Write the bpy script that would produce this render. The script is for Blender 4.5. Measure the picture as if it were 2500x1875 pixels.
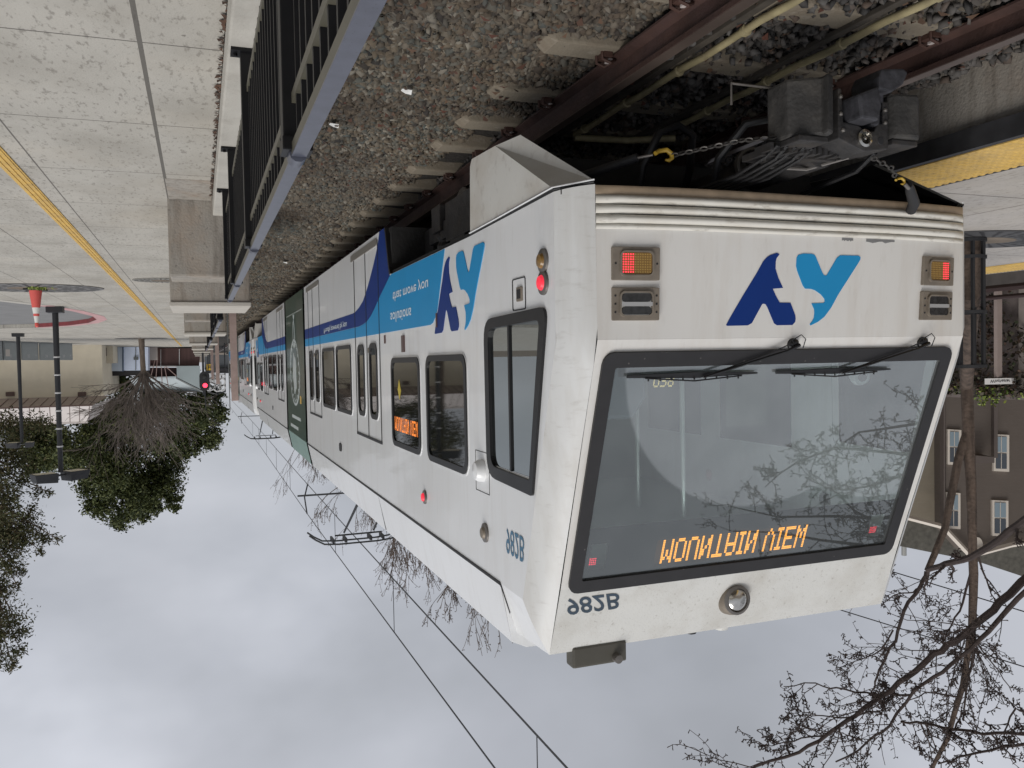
import bpy, bmesh, math, random
import numpy as np
from mathutils import Vector, Matrix
from mathutils.geometry import tessellate_polygon
from math import radians, sin, cos, pi, sqrt

for o in list(bpy.data.objects): bpy.data.objects.remove(o)
SC = bpy.context.scene
H = 1.70                      # eye height above the ballast; builders below use metres from the eye
# The photograph is flipped top to bottom.  That is the same picture as a place mirrored left to
# right seen by a camera held upside down, so every mesh is written mirrored (x -> -x) and the camera is rolled.
F_SRC = 2037.0
YAW, PITCH, ROLL = radians(20.5), radians(1.71), radians(1.09)
FW = Vector((sin(YAW)*cos(PITCH), cos(YAW)*cos(PITCH), sin(PITCH)))
R0 = Vector((cos(YAW), -sin(YAW), 0)); U0 = R0.cross(FW)
RT = R0*cos(ROLL)+U0*sin(ROLL); UP = -R0*sin(ROLL)+U0*cos(ROLL)
def mir(v): return Vector((-v[0], v[1], v[2]))
# ---------------------------------------------------------------- camera, sky, sun, exposure
cam = bpy.data.objects.new('camera', bpy.data.cameras.new('camera')); SC.collection.objects.link(cam)
cx, cy, cz = mir(RT), -mir(UP), -mir(FW)
cam.matrix_world = Matrix(((cx.x, cy.x, cz.x, 0), (cx.y, cy.y, cz.y, 0), (cx.z, cy.z, cz.z, H), (0, 0, 0, 1)))
cam.data.sensor_width = 36; cam.data.lens = 36*F_SRC/2500; cam.data.clip_start = 0.05; cam.data.clip_end = 3000
SC.camera = cam
SUN_DIR = Vector((0.50, -0.50, 0.98)).normalized()     # towards the sun, already in the mirrored place
W = bpy.data.worlds.new('World'); SC.world = W; W.use_nodes = True
nt = W.node_tree; nt.nodes.clear()
N = nt.nodes.new; L = nt.links.new
out = N('ShaderNodeOutputWorld'); bg = N('ShaderNodeBackground'); L(bg.outputs[0], out.inputs[0])
sky = N('ShaderNodeTexSky'); sky.sky_type = 'NISHITA'; sky.sun_disc = False
sky.sun_elevation = math.asin(SUN_DIR.z); sky.sun_rotation = math.atan2(SUN_DIR.x, SUN_DIR.y)
tc = N('ShaderNodeTexCoord'); sep = N('ShaderNodeSeparateXYZ'); L(tc.outputs['Generated'], sep.inputs[0])
def wm(op, a, b=None, c=None):
    n = N('ShaderNodeMath'); n.operation = op
    for i, v in enumerate((a, b, c)):
        if v is None: continue
        if isinstance(v, (int, float)): n.inputs[i].default_value = v
        else: L(v, n.inputs[i])
    return n.outputs[0]
zz = wm('ADD', wm('MAXIMUM', sep.outputs[2], 0.0), 0.40)
px = wm('DIVIDE', sep.outputs[0], zz); py = wm('DIVIDE', sep.outputs[1], zz)
cmb = N('ShaderNodeCombineXYZ'); L(px, cmb.inputs[0]); L(py, cmb.inputs[1])
n1 = N('ShaderNodeTexNoise'); n1.inputs['Scale'].default_value = 0.75; n1.inputs['Detail'].default_value = 4; n1.inputs['Roughness'].default_value = .42; n1.inputs['Distortion'].default_value = .5
L(cmb.outputs[0], n1.inputs['Vector'])
n2 = N('ShaderNodeTexNoise'); n2.inputs['Scale'].default_value = 2.6; n2.inputs['Detail'].default_value = 4; n2.inputs['Roughness'].default_value = .5
L(cmb.outputs[0], n2.inputs['Vector'])
ns = wm('ADD', wm('MULTIPLY', n1.outputs[0], .75), wm('MULTIPLY', n2.outputs[0], .25))
rp = N('ShaderNodeValToRGB'); L(ns, rp.inputs[0])
rp.color_ramp.elements[0].position = .39; rp.color_ramp.elements[0].color = (.226, .234, .250, 1)
rp.color_ramp.elements[1].position = .64; rp.color_ramp.elements[1].color = (.395, .402, .432, 1)
e = rp.color_ramp.elements.new(.50); e.color = (.295, .304, .330, 1)
sk = N('ShaderNodeVectorMath'); sk.operation = 'SCALE'; L(sky.outputs[0], sk.inputs[0]); sk.inputs['Scale'].default_value = .10
mx = N('ShaderNodeMix'); mx.data_type = 'RGBA'; mx.inputs[0].default_value = .95
L(sk.outputs[0], mx.inputs[6])
# brighter breaks in the overcast
gsum = None
for (gx, gy_, gz, c0, amt) in ((.235, .87, .43, .965, .50), (-.63, .62, .47, .985, .25), (-.12, .93, .35, .975, .16)):
    dt = N('ShaderNodeVectorMath'); dt.operation = 'DOT_PRODUCT'; L(tc.outputs['Generated'], dt.inputs[0]); dt.inputs[1].default_value = Vector((gx, gy_, gz)).normalized()
    mr_ = N('ShaderNodeMapRange'); mr_.interpolation_type = 'SMOOTHSTEP'; L(dt.outputs['Value'], mr_.inputs[0]); mr_.inputs[1].default_value = c0; mr_.inputs[2].default_value = 1.0; mr_.inputs[3].default_value = 0; mr_.inputs[4].default_value = amt
    q = wm('MULTIPLY', mr_.outputs[0], wm('MULTIPLY', n2.outputs[0], 1.8)); gsum = q if gsum is None else wm('ADD', gsum, q)
gsc = N('ShaderNodeVectorMath'); gsc.operation = 'SCALE'; L(rp.outputs[0], gsc.inputs[0]); L(wm('ADD', gsum, 1.0), gsc.inputs['Scale'])
L(gsc.outputs[0], mx.inputs[7])
L(mx.outputs[2], bg.inputs[0]); bg.inputs[1].default_value = 1.0
sl = bpy.data.lights.new('sun', 'SUN'); sl.energy = 1.35; sl.angle = radians(35); sl.color = (1, .965, .92)
so = bpy.data.objects.new('sun', sl); SC.collection.objects.link(so)
so.rotation_euler = SUN_DIR.to_track_quat('Z', 'Y').to_euler(); so.location = (0, 0, 60)
SC.view_settings.view_transform = 'Standard'; SC.view_settings.look = 'None'
SC.view_settings.exposure = 0.62; SC.view_settings.gamma = 1
SC.cycles.max_bounces = 6; SC.cycles.transparent_max_bounces = 12

# ---------------------------------------------------------------- pixel -> place helpers (2500 x 1875 photo pixels)
def ray(x, y):
    d = FW + RT*((x-1250)/F_SRC) + UP*((y-937.5)/F_SRC)
    return d/d.y
def at(x, y, Y): return ray(x, y)*Y                      # at distance Y down the track
def atd(x, y, d):                                        # at depth d along the view
    r = ray(x, y); return r*(d/r.dot(FW))
def gr(x, y, z): r = ray(x, y); return r*(z/r.z)          # on the level z
# ---------------------------------------------------------------- materials
MATS = {}
def pbr(name, col, rough=.6, metal=0, var=0, vscale=3, bump=0, bscale=40, dirt=None, spec=.5, coat=0, emit=None, estr=0,
        stretch=(1, 1, 1), speck=None, island=None):
    """procedural surface: base colour varied by noise, optional dirt (colour, scale, amount, stretch), specks, bump"""
    if name in MATS: return MATS[name]
    m = bpy.data.materials.new(name); m.use_nodes = True; t = m.node_tree; b = t.nodes['Principled BSDF']
    b.inputs['Roughness'].default_value = rough; b.inputs['Metallic'].default_value = metal
    b.inputs['Specular IOR Level'].default_value = spec; b.inputs['Coat Weight'].default_value = coat
    b.inputs['Base Color'].default_value = (*col, 1)
    n = t.nodes.new; l = t.links.new
    co = n('ShaderNodeTexCoord'); cur = None
    def mapped(st):
        mp = n('ShaderNodeMapping'); mp.inputs['Scale'].default_value = st; l(co.outputs['Object'], mp.inputs[0]); return mp.outputs[0]
    def mixc(fac, a, bb, mode='MIX'):
        q = n('ShaderNodeMix'); q.data_type = 'RGBA'; q.blend_type = mode
        if isinstance(fac, float): q.inputs[0].default_value = fac
        else: l(fac, q.inputs[0])
        for i, v in ((6, a), (7, bb)):
            if isinstance(v, tuple): q.inputs[i].default_value = (*v[:3], 1)
            else: l(v, q.inputs[i])
        return q.outputs[2]
    cur = tuple(col)
    if island is not None:
        g = n('ShaderNodeNewGeometry'); r = n('ShaderNodeValToRGB'); l(g.outputs['Random Per Island'], r.inputs[0])
        r.color_ramp.elements[0].color = (*island[0], 1); r.color_ramp.elements[1].color = (*island[-1], 1)
        for k, c in enumerate(island[1:-1]):
            el = r.color_ramp.elements.new((k+1)/(len(island)-1)); el.color = (*c, 1)
        cur = r.outputs[0]
    if var:
        t1 = n('ShaderNodeTexNoise'); t1.inputs['Scale'].default_value = vscale; t1.inputs['Detail'].default_value = 5; l(mapped(stretch), t1.inputs[0])
        r = n('ShaderNodeMapRange'); l(t1.outputs[0], r.inputs[0]); r.inputs[1].default_value = .3; r.inputs[2].default_value = .7
        r.inputs[3].default_value = 1-var; r.inputs[4].default_value = 1+var
        sc = n('ShaderNodeVectorMath'); sc.operation = 'SCALE'; l(r.outputs[0], sc.inputs['Scale'])
        if isinstance(cur, tuple): sc.inputs[0].default_value = cur
        else: l(cur, sc.inputs[0])
        cur = sc.outputs[0]
    for dd in (dirt or []):
        dc, ds, lo, hi, amt, st = dd
        t2 = n('ShaderNodeTexNoise'); t2.inputs['Scale'].default_value = ds; t2.inputs['Detail'].default_value = 6; t2.inputs['Roughness'].default_value = .6; l(mapped(st), t2.inputs[0])
        r = n('ShaderNodeMapRange'); l(t2.outputs[0], r.inputs[0]); r.inputs[1].default_value = lo; r.inputs[2].default_value = hi; r.inputs[3].default_value = 0; r.inputs[4].default_value = amt
        cur = mixc(r.outputs[0], cur, dc)
    if speck:
        sc_, sz, scol = speck
        v = n('ShaderNodeTexVoronoi'); v.inputs['Scale'].default_value = sc_; l(co.outputs['Object'], v.inputs[0])
        c = n('ShaderNodeMath'); c.operation = 'LESS_THAN'; l(v.outputs['Distance'], c.inputs[0]); c.inputs[1].default_value = sz
        c2 = n('ShaderNodeMath'); c2.operation = 'MULTIPLY'; l(c.outputs[0], c2.inputs[0]); c2.inputs[1].default_value = .6
        cur = mixc(c2.outputs[0], cur, scol)
    if not isinstance(cur, tuple): l(cur, b.inputs['Base Color'])
    if bump:
        t3 = n('ShaderNodeTexNoise'); t3.inputs['Scale'].default_value = bscale; t3.inputs['Detail'].default_value = 6; l(co.outputs['Object'], t3.inputs[0])
        bp = n('ShaderNodeBump'); bp.inputs['Strength'].default_value = bump; bp.inputs['Distance'].default_value = .02; l(t3.outputs[0], bp.inputs['Height']); l(bp.outputs[0], b.inputs['Normal'])
    if emit:
        b.inputs['Emission Color'].default_value = (*emit, 1); b.inputs['Emission Strength'].default_value = estr
    MATS[name] = m; return m
A1 = (1, 1, 1); VS = (3, 3, .35)
white = pbr('train_white', (.81, .82, .825), .30, var=.02, vscale=1.2, dirt=[((.42, .36, .28), 2.2, .50, .80, .22, VS), ((.30, .26, .22), 9, .58, .82, .16, (1.5, 1.5, .3))], spec=.5, coat=.35)
white_top = pbr('train_white_dirty', (.70, .70, .67), .5, var=.03, vscale=3, dirt=[((.40, .36, .29), 4, .46, .75, .38, A1), ((.26, .23, .18), 38, .60, .72, .42, A1)], speck=(110, .15, (.26, .24, .2)), bump=.06, bscale=60)
white_front = pbr('train_white_front', (.74, .725, .69), .34, var=.02, vscale=2, dirt=[((.45, .36, .26), 2.5, .48, .8, .30, (3, 3, .3)), ((.34, .29, .23), 14, .58, .8, .20, (2, 2, .5))], coat=.3)
rib_white = pbr('bumper_white', (.68, .66, .60), .42, dirt=[((.20, .17, .13), 12, .56, .72, .55, (.8, .8, 3)), ((.40, .32, .22), 3, .45, .75, .35, A1)])
rust_trim = pbr('grimy_trim', (.33, .25, .17), .6, var=.2, vscale=12)
cyan = pbr('cyan_paint', (.012, .27, .56), .42, var=.03, spec=.3)
blue = pbr('dark_blue_paint', (.002, .030, .19), .42, var=.03, spec=.25)
blue_txt = pbr('number_blue', (.05, .16, .27), .4)
slate_txt = pbr('number_slate', (.045, .07, .10), .45, var=.15, vscale=20)
pale_txt = pbr('pale_lettering', (.72, .80, .84), .4)
black_rub = pbr('black_rubber', (.012, .012, .013), .42, var=.15, vscale=10)
black_frame = pbr('windscreen_black', (.022, .021, .022), .5, var=.15, vscale=8, speck=(16, .07, (.15, .14, .13)))
dark_grey = pbr('dark_underframe', (.012, .0115, .011), .75, var=.35, vscale=9, bump=.3, bscale=30)
iron = pbr('coupler_iron', (.045, .043, .043), .52, metal=.35, var=.35, vscale=9, bump=.25, bscale=40, dirt=[((.10, .08, .06), 7, .5, .75, .5, A1)])
seam_m = pbr('seam_dark', (.02, .02, .022), .6)
green = pbr('wrap_green', (.012, .055, .033), .28, var=.1, coat=.3)
green_l = pbr('wrap_pale_green', (.19, .30, .26), .35, var=.08)
sticker = pbr('wrap_white', (.48, .53, .52), .4, var=.1)
lamp_frame = pbr('lamp_bezel', (.24, .205, .165), .55, metal=.3, var=.15, vscale=14)
amber = pbr('amber_lens', (.24, .135, .035), .3, var=.2, vscale=60, coat=.3)
red_led = pbr('red_led', (.6, .02, .03), .4, emit=(1, .05, .09), estr=.95)
red_dim = pbr('red_led_dim', (.5, .02, .03), .4, emit=(1, .04, .08), estr=.45)
orange_led = pbr('orange_led', (.8, .3, .02), .4, emit=(1, .38, .03), estr=1.5)
yellow_led = pbr('yellow_digit', (.6, .45, .15), .4, emit=(.75, .58, .22), estr=.8)
chrome = pbr('reflector_chrome', (.62, .60, .56), .18, metal=1, var=.1, vscale=20)
lens = pbr('clear_lens', (.03, .03, .03), .12, spec=.6, var=.4, vscale=40)
lens_frost = pbr('lens_bar', (.40, .40, .40), .25)
steel = pbr('worn_steel', (.20, .185, .17), .42, metal=.6, var=.2, vscale=12)
hook_y = pbr('hook_yellow', (.42, .27, .03), .45, var=.2, vscale=30)
tan_pipe = pbr('conduit_tan', (.31, .265, .15), .6, var=.22, vscale=7, dirt=[((.12, .09, .06), 8, .5, .72, .5, A1)])
rail_m = pbr('rail_rust', (.055, .029, .023), .62, var=.35, vscale=6, dirt=[((.05, .03, .03), 12, .45, .7, .6, (1, .3, 1))], bump=.25, bscale=50)
rail_top = pbr('rail_head', (.17, .13, .11), .38, metal=.6, var=.2)
sleeper_m = pbr('sleeper_concrete', (.21, .18, .135), .9, var=.15, vscale=7, dirt=[((.11, .08, .055), 7, .46, .72, .65, A1), ((.32, .29, .24), 14, .55, .7, .5, A1)], bump=.25, bscale=60)
clip_m = pbr('clip_rust', (.06, .028, .02), .7)
insul_m = pbr('clip_insulator', (.45, .40, .38), .6)
gravel = pbr('ballast_stones', (.2, .2, .2), .85, island=[(.022, .021, .020), (.098, .076, .052), (.155, .125, .088), (.080, .090, .082), (.10, .076, .052), (.24, .22, .18)],
             dirt=[((.055, .038, .028), .7, .44, .62, .5, A1), ((.11, .125, .115), 1.1, .55, .7, .35, A1)])
gravel_shaded = pbr('ballast_stones_shaded', (.08, .08, .08), .9, island=[(.035, .034, .033), (.07, .062, .055), (.10, .095, .09), (.085, .06, .045)])  # stone colours darkened to stand in for the train's shade
bed_m = pbr('ballast_bed', (.03, .026, .022), .95, var=.4, vscale=25, bump=.8, bscale=30)
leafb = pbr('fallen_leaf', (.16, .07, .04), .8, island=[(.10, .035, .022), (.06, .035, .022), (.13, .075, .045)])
litter_m = pbr('litter_white', (.7, .7, .68), .7)
soil = pbr('soil', (.16, .13, .10), .95, var=.3, vscale=1.5, bump=.5, bscale=8)
asphalt = pbr('asphalt', (.20, .20, .20), .9, var=.1, vscale=2, bump=.2, bscale=60)
conc_wall = pbr('wall_concrete', (.31, .285, .25), .9, var=.10, vscale=3, dirt=[((.11, .09, .07), 9, .48, .70, .55, (1.5, 1.5, .22)), ((.36, .24, .15), 2.2, .48, .75, .40, A1), ((.10, .09, .08), 26, .60, .70, .5, A1)], bump=.3, bscale=50)
conc_top = pbr('cap_concrete', (.47, .44, .39), .88, var=.06, vscale=5, bump=.2, bscale=60)
conc_curb = pbr('curb_concrete', (.44, .42, .375), .9, var=.10, vscale=4, dirt=[((.2, .17, .14), 6, .55, .8, .4, A1)], bump=.2, bscale=60)
red_curb = pbr('red_curb', (.22, .045, .05), .8, var=.2, vscale=3)
pink_curb = pbr('worn_red_curb', (.50, .30, .30), .85, var=.15, vscale=3)
yellow_m = pbr('tactile_yellow', (.62, .40, .10), .7, var=.10, vscale=6, dirt=[((.30, .21, .11), 14, .50, .68, .5, A1), ((.45, .33, .16), 2, .45, .7, .4, A1)])
fence_m = pbr('fence_black', (.007, .007, .008), .45, var=.15, vscale=20, spec=.25)
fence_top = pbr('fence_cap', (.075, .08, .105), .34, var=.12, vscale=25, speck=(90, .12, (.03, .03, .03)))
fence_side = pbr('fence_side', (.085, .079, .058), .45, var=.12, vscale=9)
cream = pbr('cream_stucco', (.64, .58, .46), .9, var=.05, vscale=1.5, bump=.15, bscale=20, dirt=[((.45, .38, .28), .5, .45, .75, .3, A1)])
bark = pbr('bark', (.095, .068, .052), .9, var=.45, vscale=14, stretch=(1, 1, .2), bump=.9, bscale=22)
bark_l = pbr('bark_light', (.15, .118, .092), .9, var=.35, vscale=8, stretch=(1, 1, .3), bump=.5, bscale=25)
twig = pbr('twig', (.050, .036, .032), .85, var=.2, vscale=8)
twig_l = pbr('twig_brown', (.15, .125, .108), .85, var=.3, vscale=2)
leaf_d = pbr('evergreen_leaf', (.04, .07, .02), .6, island=[(.022, .032, .010), (.045, .060, .018), (.075, .090, .028), (.115, .125, .045)], spec=.3)
leaf_b = pbr('olive_leaf', (.06, .06, .03), .7, island=[(.035, .04, .016), (.065, .07, .026), (.09, .068, .034), (.075, .09, .036)], spec=.3)
ivy_y = pbr('ivy_leaf_bright', (.25, .30, .05), .55, island=[(.07, .12, .02), (.20, .27, .05), (.33, .36, .07)])
ivy_d = pbr('ivy_leaf_dark', (.05, .05, .03), .7, island=[(.02, .022, .014), (.05, .04, .025), (.09, .05, .035), (.035, .05, .02)])
# concrete slabs with grooves, at real positions
def slab_mat(name, col, gx, gy, ox=0, oy=0, w=.012, extra=()):
    m = pbr(name, col, .88, var=.06, vscale=1.3, dirt=[((.15, .135, .115), 16, .55, .65, .55, (2.2, .8, 1)), ((.24, .22, .185), 1.4, .44, .68, .50, (1, .6, 1)), ((.52, .45, .35), .8, .5, .8, .30, A1), ((.12, .10, .085), 45, .63, .72, .5, A1)], speck=(4.5, .05, (.12, .11, .09)), bump=.15, bscale=80)
    t = m.node_tree; b = t.nodes['Principled BSDF']; src = b.inputs['Base Color'].links[0].from_socket
    n = t.nodes.new; l = t.links.new
    co = n('ShaderNodeTexCoord'); s = n('ShaderNodeSeparateXYZ'); l(co.outputs['Object'], s.inputs[0])
    def mt(op, a, v):
        q = n('ShaderNodeMath'); q.operation = op; l(a, q.inputs[0])
        if isinstance(v, (int, float)): q.inputs[1].default_value = v
        else: l(v, q.inputs[1])
        return q.outputs[0]
    def near(o, off, per, ww): return mt('LESS_THAN', mt('PINGPONG', mt('SUBTRACT', o, off), per/2), ww)
    f = mt('MAXIMUM', near(s.outputs[0], ox, gx, w), near(s.outputs[1], oy, gy, w))
    for (ax, c0, ww) in extra:
        q = mt('LESS_THAN', mt('ABSOLUTE', mt('SUBTRACT', s.outputs[ax], c0), 0), ww); f = mt('MAXIMUM', f, q)
    q = n('ShaderNodeMix'); q.data_type = 'RGBA'; l(mt('MULTIPLY', f, .85), q.inputs[0]); l(src, q.inputs[6]); q.inputs[7].default_value = (.085, .078, .068, 1)
    l(q.outputs[2], b.inputs['Base Color']); return m
plaza_m = slab_mat('plaza_concrete', (.425, .405, .362), .93, 1.52, ox=1.155, oy=6.06, w=.006, extra=((0, .235, .0085),))
platf_m = slab_mat('platform_concrete', (.40, .375, .35), 1.4, 1.5, ox=-5.15, oy=.4, w=.009)
# glass
def glass_mat(name, tint, dust_in, dust_out, arcs=None, dustcol=(.34, .38, .37), gk=1.5, gko=1.5):
    m = bpy.data.materials.new(name); m.use_nodes = True; t = m.node_tree; t.nodes.clear(); n = t.nodes.new; l = t.links.new
    o = n('ShaderNodeOutputMaterial'); tr = n('ShaderNodeBsdfTransparent'); tr.inputs[0].default_value = (*tint, 1)
    df = n('ShaderNodeBsdfDiffuse'); df.inputs[0].default_value = (*dustcol, 1)
    gl = n('ShaderNodeBsdfGlossy'); gl.inputs['Roughness'].default_value = .015; gl.inputs[0].default_value = (.95, 1, 1, 1)
    fr = n('ShaderNodeFresnel'); fr.inputs[0].default_value = 1.62
    m1 = n('ShaderNodeMixShader'); m2 = n('ShaderNodeMixShader')
    l(tr.outputs[0], m1.inputs[1]); l(df.outputs[0], m1.inputs[2]); l(m1.outputs[0], m2.inputs[1]); l(gl.outputs[0], m2.inputs[2])
    b2 = n('ShaderNodeMath'); b2.operation = 'MULTIPLY'; l(fr.outputs[0], b2.inputs[0]); b2.inputs[1].default_value = gk; l(b2.outputs[0], m2.inputs[0]); l(m2.outputs[0], o.inputs[0])
    co = n('ShaderNodeTexCoord'); nz = n('ShaderNodeTexNoise'); nz.inputs['Scale'].default_value = 5; nz.inputs['Detail'].default_value = 6; l(co.outputs['Object'], nz.inputs[0])
    fac = n('ShaderNodeMapRange'); l(nz.outputs[0], fac.inputs[0]); fac.inputs[1].default_value = .3; fac.inputs[2].default_value = .7; fac.inputs[3].default_value = .85; fac.inputs[4].default_value = 1.15
    if arcs:
        best = None
        for (ax, az, r) in arcs:
            sp = n('ShaderNodeSeparateXYZ'); l(co.outputs['Object'], sp.inputs[0]); cb = n('ShaderNodeCombineXYZ'); l(sp.outputs[0], cb.inputs[0])
            zs = n('ShaderNodeMath'); zs.operation = 'MULTIPLY'; l(sp.outputs[2], zs.inputs[0]); zs.inputs[1].default_value = 1.066; l(zs.outputs[0], cb.inputs[2])
            ds = n('ShaderNodeVectorMath'); ds.operation = 'DISTANCE'; l(cb.outputs[0], ds.inputs[0]); ds.inputs[1].default_value = (ax, 0, az*1.066)
            q = n('ShaderNodeMapRange'); l(ds.outputs['Value'], q.inputs[0]); q.inputs[1].default_value = r-.006; q.inputs[2].default_value = r+.012; q.inputs[3].default_value = 0; q.inputs[4].default_value = 1
            if best is None: best = q.outputs[0]
            else:
                mm = n('ShaderNodeMath'); mm.operation = 'MINIMUM'; l(best, mm.inputs[0]); l(q.outputs[0], mm.inputs[1]); best = mm.outputs[0]
    else:
        vv = n('ShaderNodeValue'); vv.outputs[0].default_value = dust_in; best = vv.outputs[0]
    if arcs:
        gm = n('ShaderNodeMapRange'); l(best, gm.inputs[0]); gm.inputs[1].default_value = 0; gm.inputs[2].default_value = 1; gm.inputs[3].default_value = gk; gm.inputs[4].default_value = gko; l(gm.outputs[0], b2.inputs[1])
        dm = n('ShaderNodeMapRange'); l(best, dm.inputs[0]); dm.inputs[3].default_value = dust_in; dm.inputs[4].default_value = dust_out; best = dm.outputs[0]
    mu = n('ShaderNodeMath'); mu.operation = 'MULTIPLY'; l(best, mu.inputs[0]); l(fac.outputs[0], mu.inputs[1]); l(mu.outputs[0], m1.inputs[0])
    return m
CXT = 2.982                                       # track centre
ws_glass = glass_mat('windscreen_glass', (.80, .90, .88), .30, .13, dustcol=(.46, .49, .50), gk=3.6, gko=2.3, arcs=[(-(2.95-CXT), H-.05, .972), (-(3.85-CXT), H-.035, .972)])
cab_glass = glass_mat('cab_side_glass', (.05, .075, .068), .03, .03, gk=.45)
side_glass = glass_mat('far_side_glass', (.7, .75, .72), .05, .05, gk=1.0)
pane = pbr('tinted_pane', (.010, .011, .010), .03, spec=.9, var=0)
pane_house = pbr('house_pane', (.20, .26, .30), .15, spec=.8)

# ---------------------------------------------------------------- mesh builder
class MB:
    def __init__(s, tf=None, flip=False): s.v = []; s.f = []; s.tf = tf; s.flip = flip
    def add(s, vs, fs):
        b = len(s.v)
        for p in vs:
            p = s.tf(p) if s.tf else p
            s.v.append((p[0], p[1], p[2]))
        s.f += [tuple(b+i for i in f) for f in fs]; return s
    def box(s, a, b):
        x0, y0, z0 = a; x1, y1, z1 = b
        return s.add([(x0, y0, z0), (x1, y0, z0), (x1, y1, z0), (x0, y1, z0), (x0, y0, z1), (x1, y0, z1), (x1, y1, z1), (x0, y1, z1)],
                     [(0, 3, 2, 1), (4, 5, 6, 7), (0, 1, 5, 4), (1, 2, 6, 5), (2, 3, 7, 6), (3, 0, 4, 7)])
    def quad(s, *p): return s.add(p, [tuple(range(len(p)))])
    def prism(s, pts, mp, h0, h1):
        """closed outline pts (a,b) mapped by mp(a,b,h), extruded from h0 to h1"""
        n = len(pts); vs = [mp(a, b, h0) for a, b in pts]+[mp(a, b, h1) for a, b in pts]
        return s.add(vs, [tuple(range(n))[::-1], tuple(range(n, 2*n))]+[(i, (i+1) % n, n+(i+1) % n, n+i) for i in range(n)])
    def ring(s, po, pi_, mp, h0, h1):
        n = len(po); vs = [mp(a, b, h1) for a, b in po]+[mp(a, b, h1) for a, b in pi_]+[mp(a, b, h0) for a, b in po]+[mp(a, b, h0) for a, b in pi_]
        fs = []
        for i in range(n):
            j = (i+1) % n; fs += [(i, j, n+j, n+i), (i, 2*n+i, 2*n+j, j), (n+i, n+j, 3*n+j, 3*n+i)]
        return s.add(vs, fs)
    def tube(s, path, rad, sides=8, cap=True, closed=False):
        P = [Vector(p) for p in path]; n = len(P); R = rad if isinstance(rad, (list, tuple)) else [rad]*n
        vs = []; up = None
        for i in range(n):
            if closed: d = P[(i+1) % n]-P[i-1]
            else: d = P[min(i+1, n-1)]-P[max(i-1, 0)]
            if d.length < 1e-9: d = Vector((0, 0, 1))
            d.normalize()
            if up is None:
                up = Vector((0, 0, 1)) if abs(d.z) < .9 else Vector((1, 0, 0))
            a = d.cross(up)
            if a.length < 1e-6: a = d.orthogonal()
            a.normalize(); b2 = a.cross(d); up = b2
            for k in range(sides):
                t = 2*pi*k/sides; vs.append(P[i]+(a*cos(t)+b2*sin(t))*R[i])
        fs = []
        for i in range(n if closed else n-1):
            j = (i+1) % n
            for k in range(sides):
                k2 = (k+1) % sides; fs.append((i*sides+k, i*sides+k2, j*sides+k2, j*sides+k))
        if cap and not closed: fs += [tuple(range(sides))[::-1], tuple((n-1)*sides+k for k in range(sides))]
        return s.add(vs, fs)
    def lathe(s, c, prof, axis=(0, 0, 1), sides=24, xs=1):
        """profile (r, t) turned about axis through c"""
        a = Vector(axis).normalized(); u = a.orthogonal().normalized(); w = a.cross(u); c = Vector(c)
        vs = [c+a*t+(u*cos(2*pi*k/sides)+w*sin(2*pi*k/sides))*r for r, t in prof for k in range(sides)]
        n = len(prof); fs = [(i*sides+k, i*sides+(k+1) % sides, (i+1)*sides+(k+1) % sides, (i+1)*sides+k) for i in range(n-1) for k in range(sides)]
        fs += [tuple(range(sides))[::-1], tuple((n-1)*sides+k for k in range(sides))]
        return s.add(vs, fs)
    def text(s, body, mp, x0, y0, width=None, height=None, depth=.002, shear=0, h=.004, bold=0, align=None):
        cu = bpy.data.curves.new('t', 'FONT'); cu.body = body; cu.shear = shear; cu.offset = bold; cu.resolution_u = 3
        ob = bpy.data.objects.new('t', cu); SC.collection.objects.link(ob)
        dg = bpy.context.evaluated_depsgraph_get(); me = bpy.data.meshes.new_from_object(ob.evaluated_get(dg))
        xs = [v.co.x for v in me.vertices]; ys = [v.co.y for v in me.vertices]
        w = max(xs)-min(xs); hh = max(ys)-min(ys); sx = (width/w) if width else None; sy = (height/hh) if height else None
        sx = sx or sy; sy = sy or sx
        s.add([mp(x0+(v.co.x-min(xs))*sx, y0+(v.co.y-min(ys))*sy, h) for v in me.vertices], [tuple(p.vertices) for p in me.polygons])
        bpy.data.objects.remove(ob); bpy.data.curves.remove(cu); bpy.data.meshes.remove(me); return s
    def build(s, name, mat, parent=None, smooth=False, bevel=0, loc=None):
        me = bpy.data.meshes.new(name)
        base = Vector(parent['wp']) if parent else (Vector(loc) if loc else Vector((0, 0, 0)))
        vs = [(-(p[0])-base.x, p[1]-base.y, p[2]+H-base.z) for p in s.v]
        fs = s.f if s.flip else [f[::-1] for f in s.f]
        me.from_pydata(vs, [], fs)
        if bevel:
            bm = bmesh.new(); bm.from_mesh(me); bmesh.ops.remove_doubles(bm, verts=bm.verts, dist=1e-5)
            bmesh.ops.recalc_face_normals(bm, faces=bm.faces)
            es = [e for e in bm.edges if len(e.link_faces) == 2 and e.calc_face_angle(0) > .5]
            bmesh.ops.bevel(bm, geom=es, offset=bevel, segments=2, profile=.6, affect='EDGES', clamp_overlap=True)
            bm.to_mesh(me); bm.free()
        me.materials.append(mat)
        if smooth:
            me.polygons.foreach_set('use_smooth', [True]*len(me.polygons))
            if smooth != 'all': me.set_sharp_from_angle(angle=radians(40))
        o = bpy.data.objects.new(name, me); SC.collection.objects.link(o)
        if parent: o.parent = parent
        else: o.location = base
        o['wp'] = tuple(base)
        return o
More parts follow.
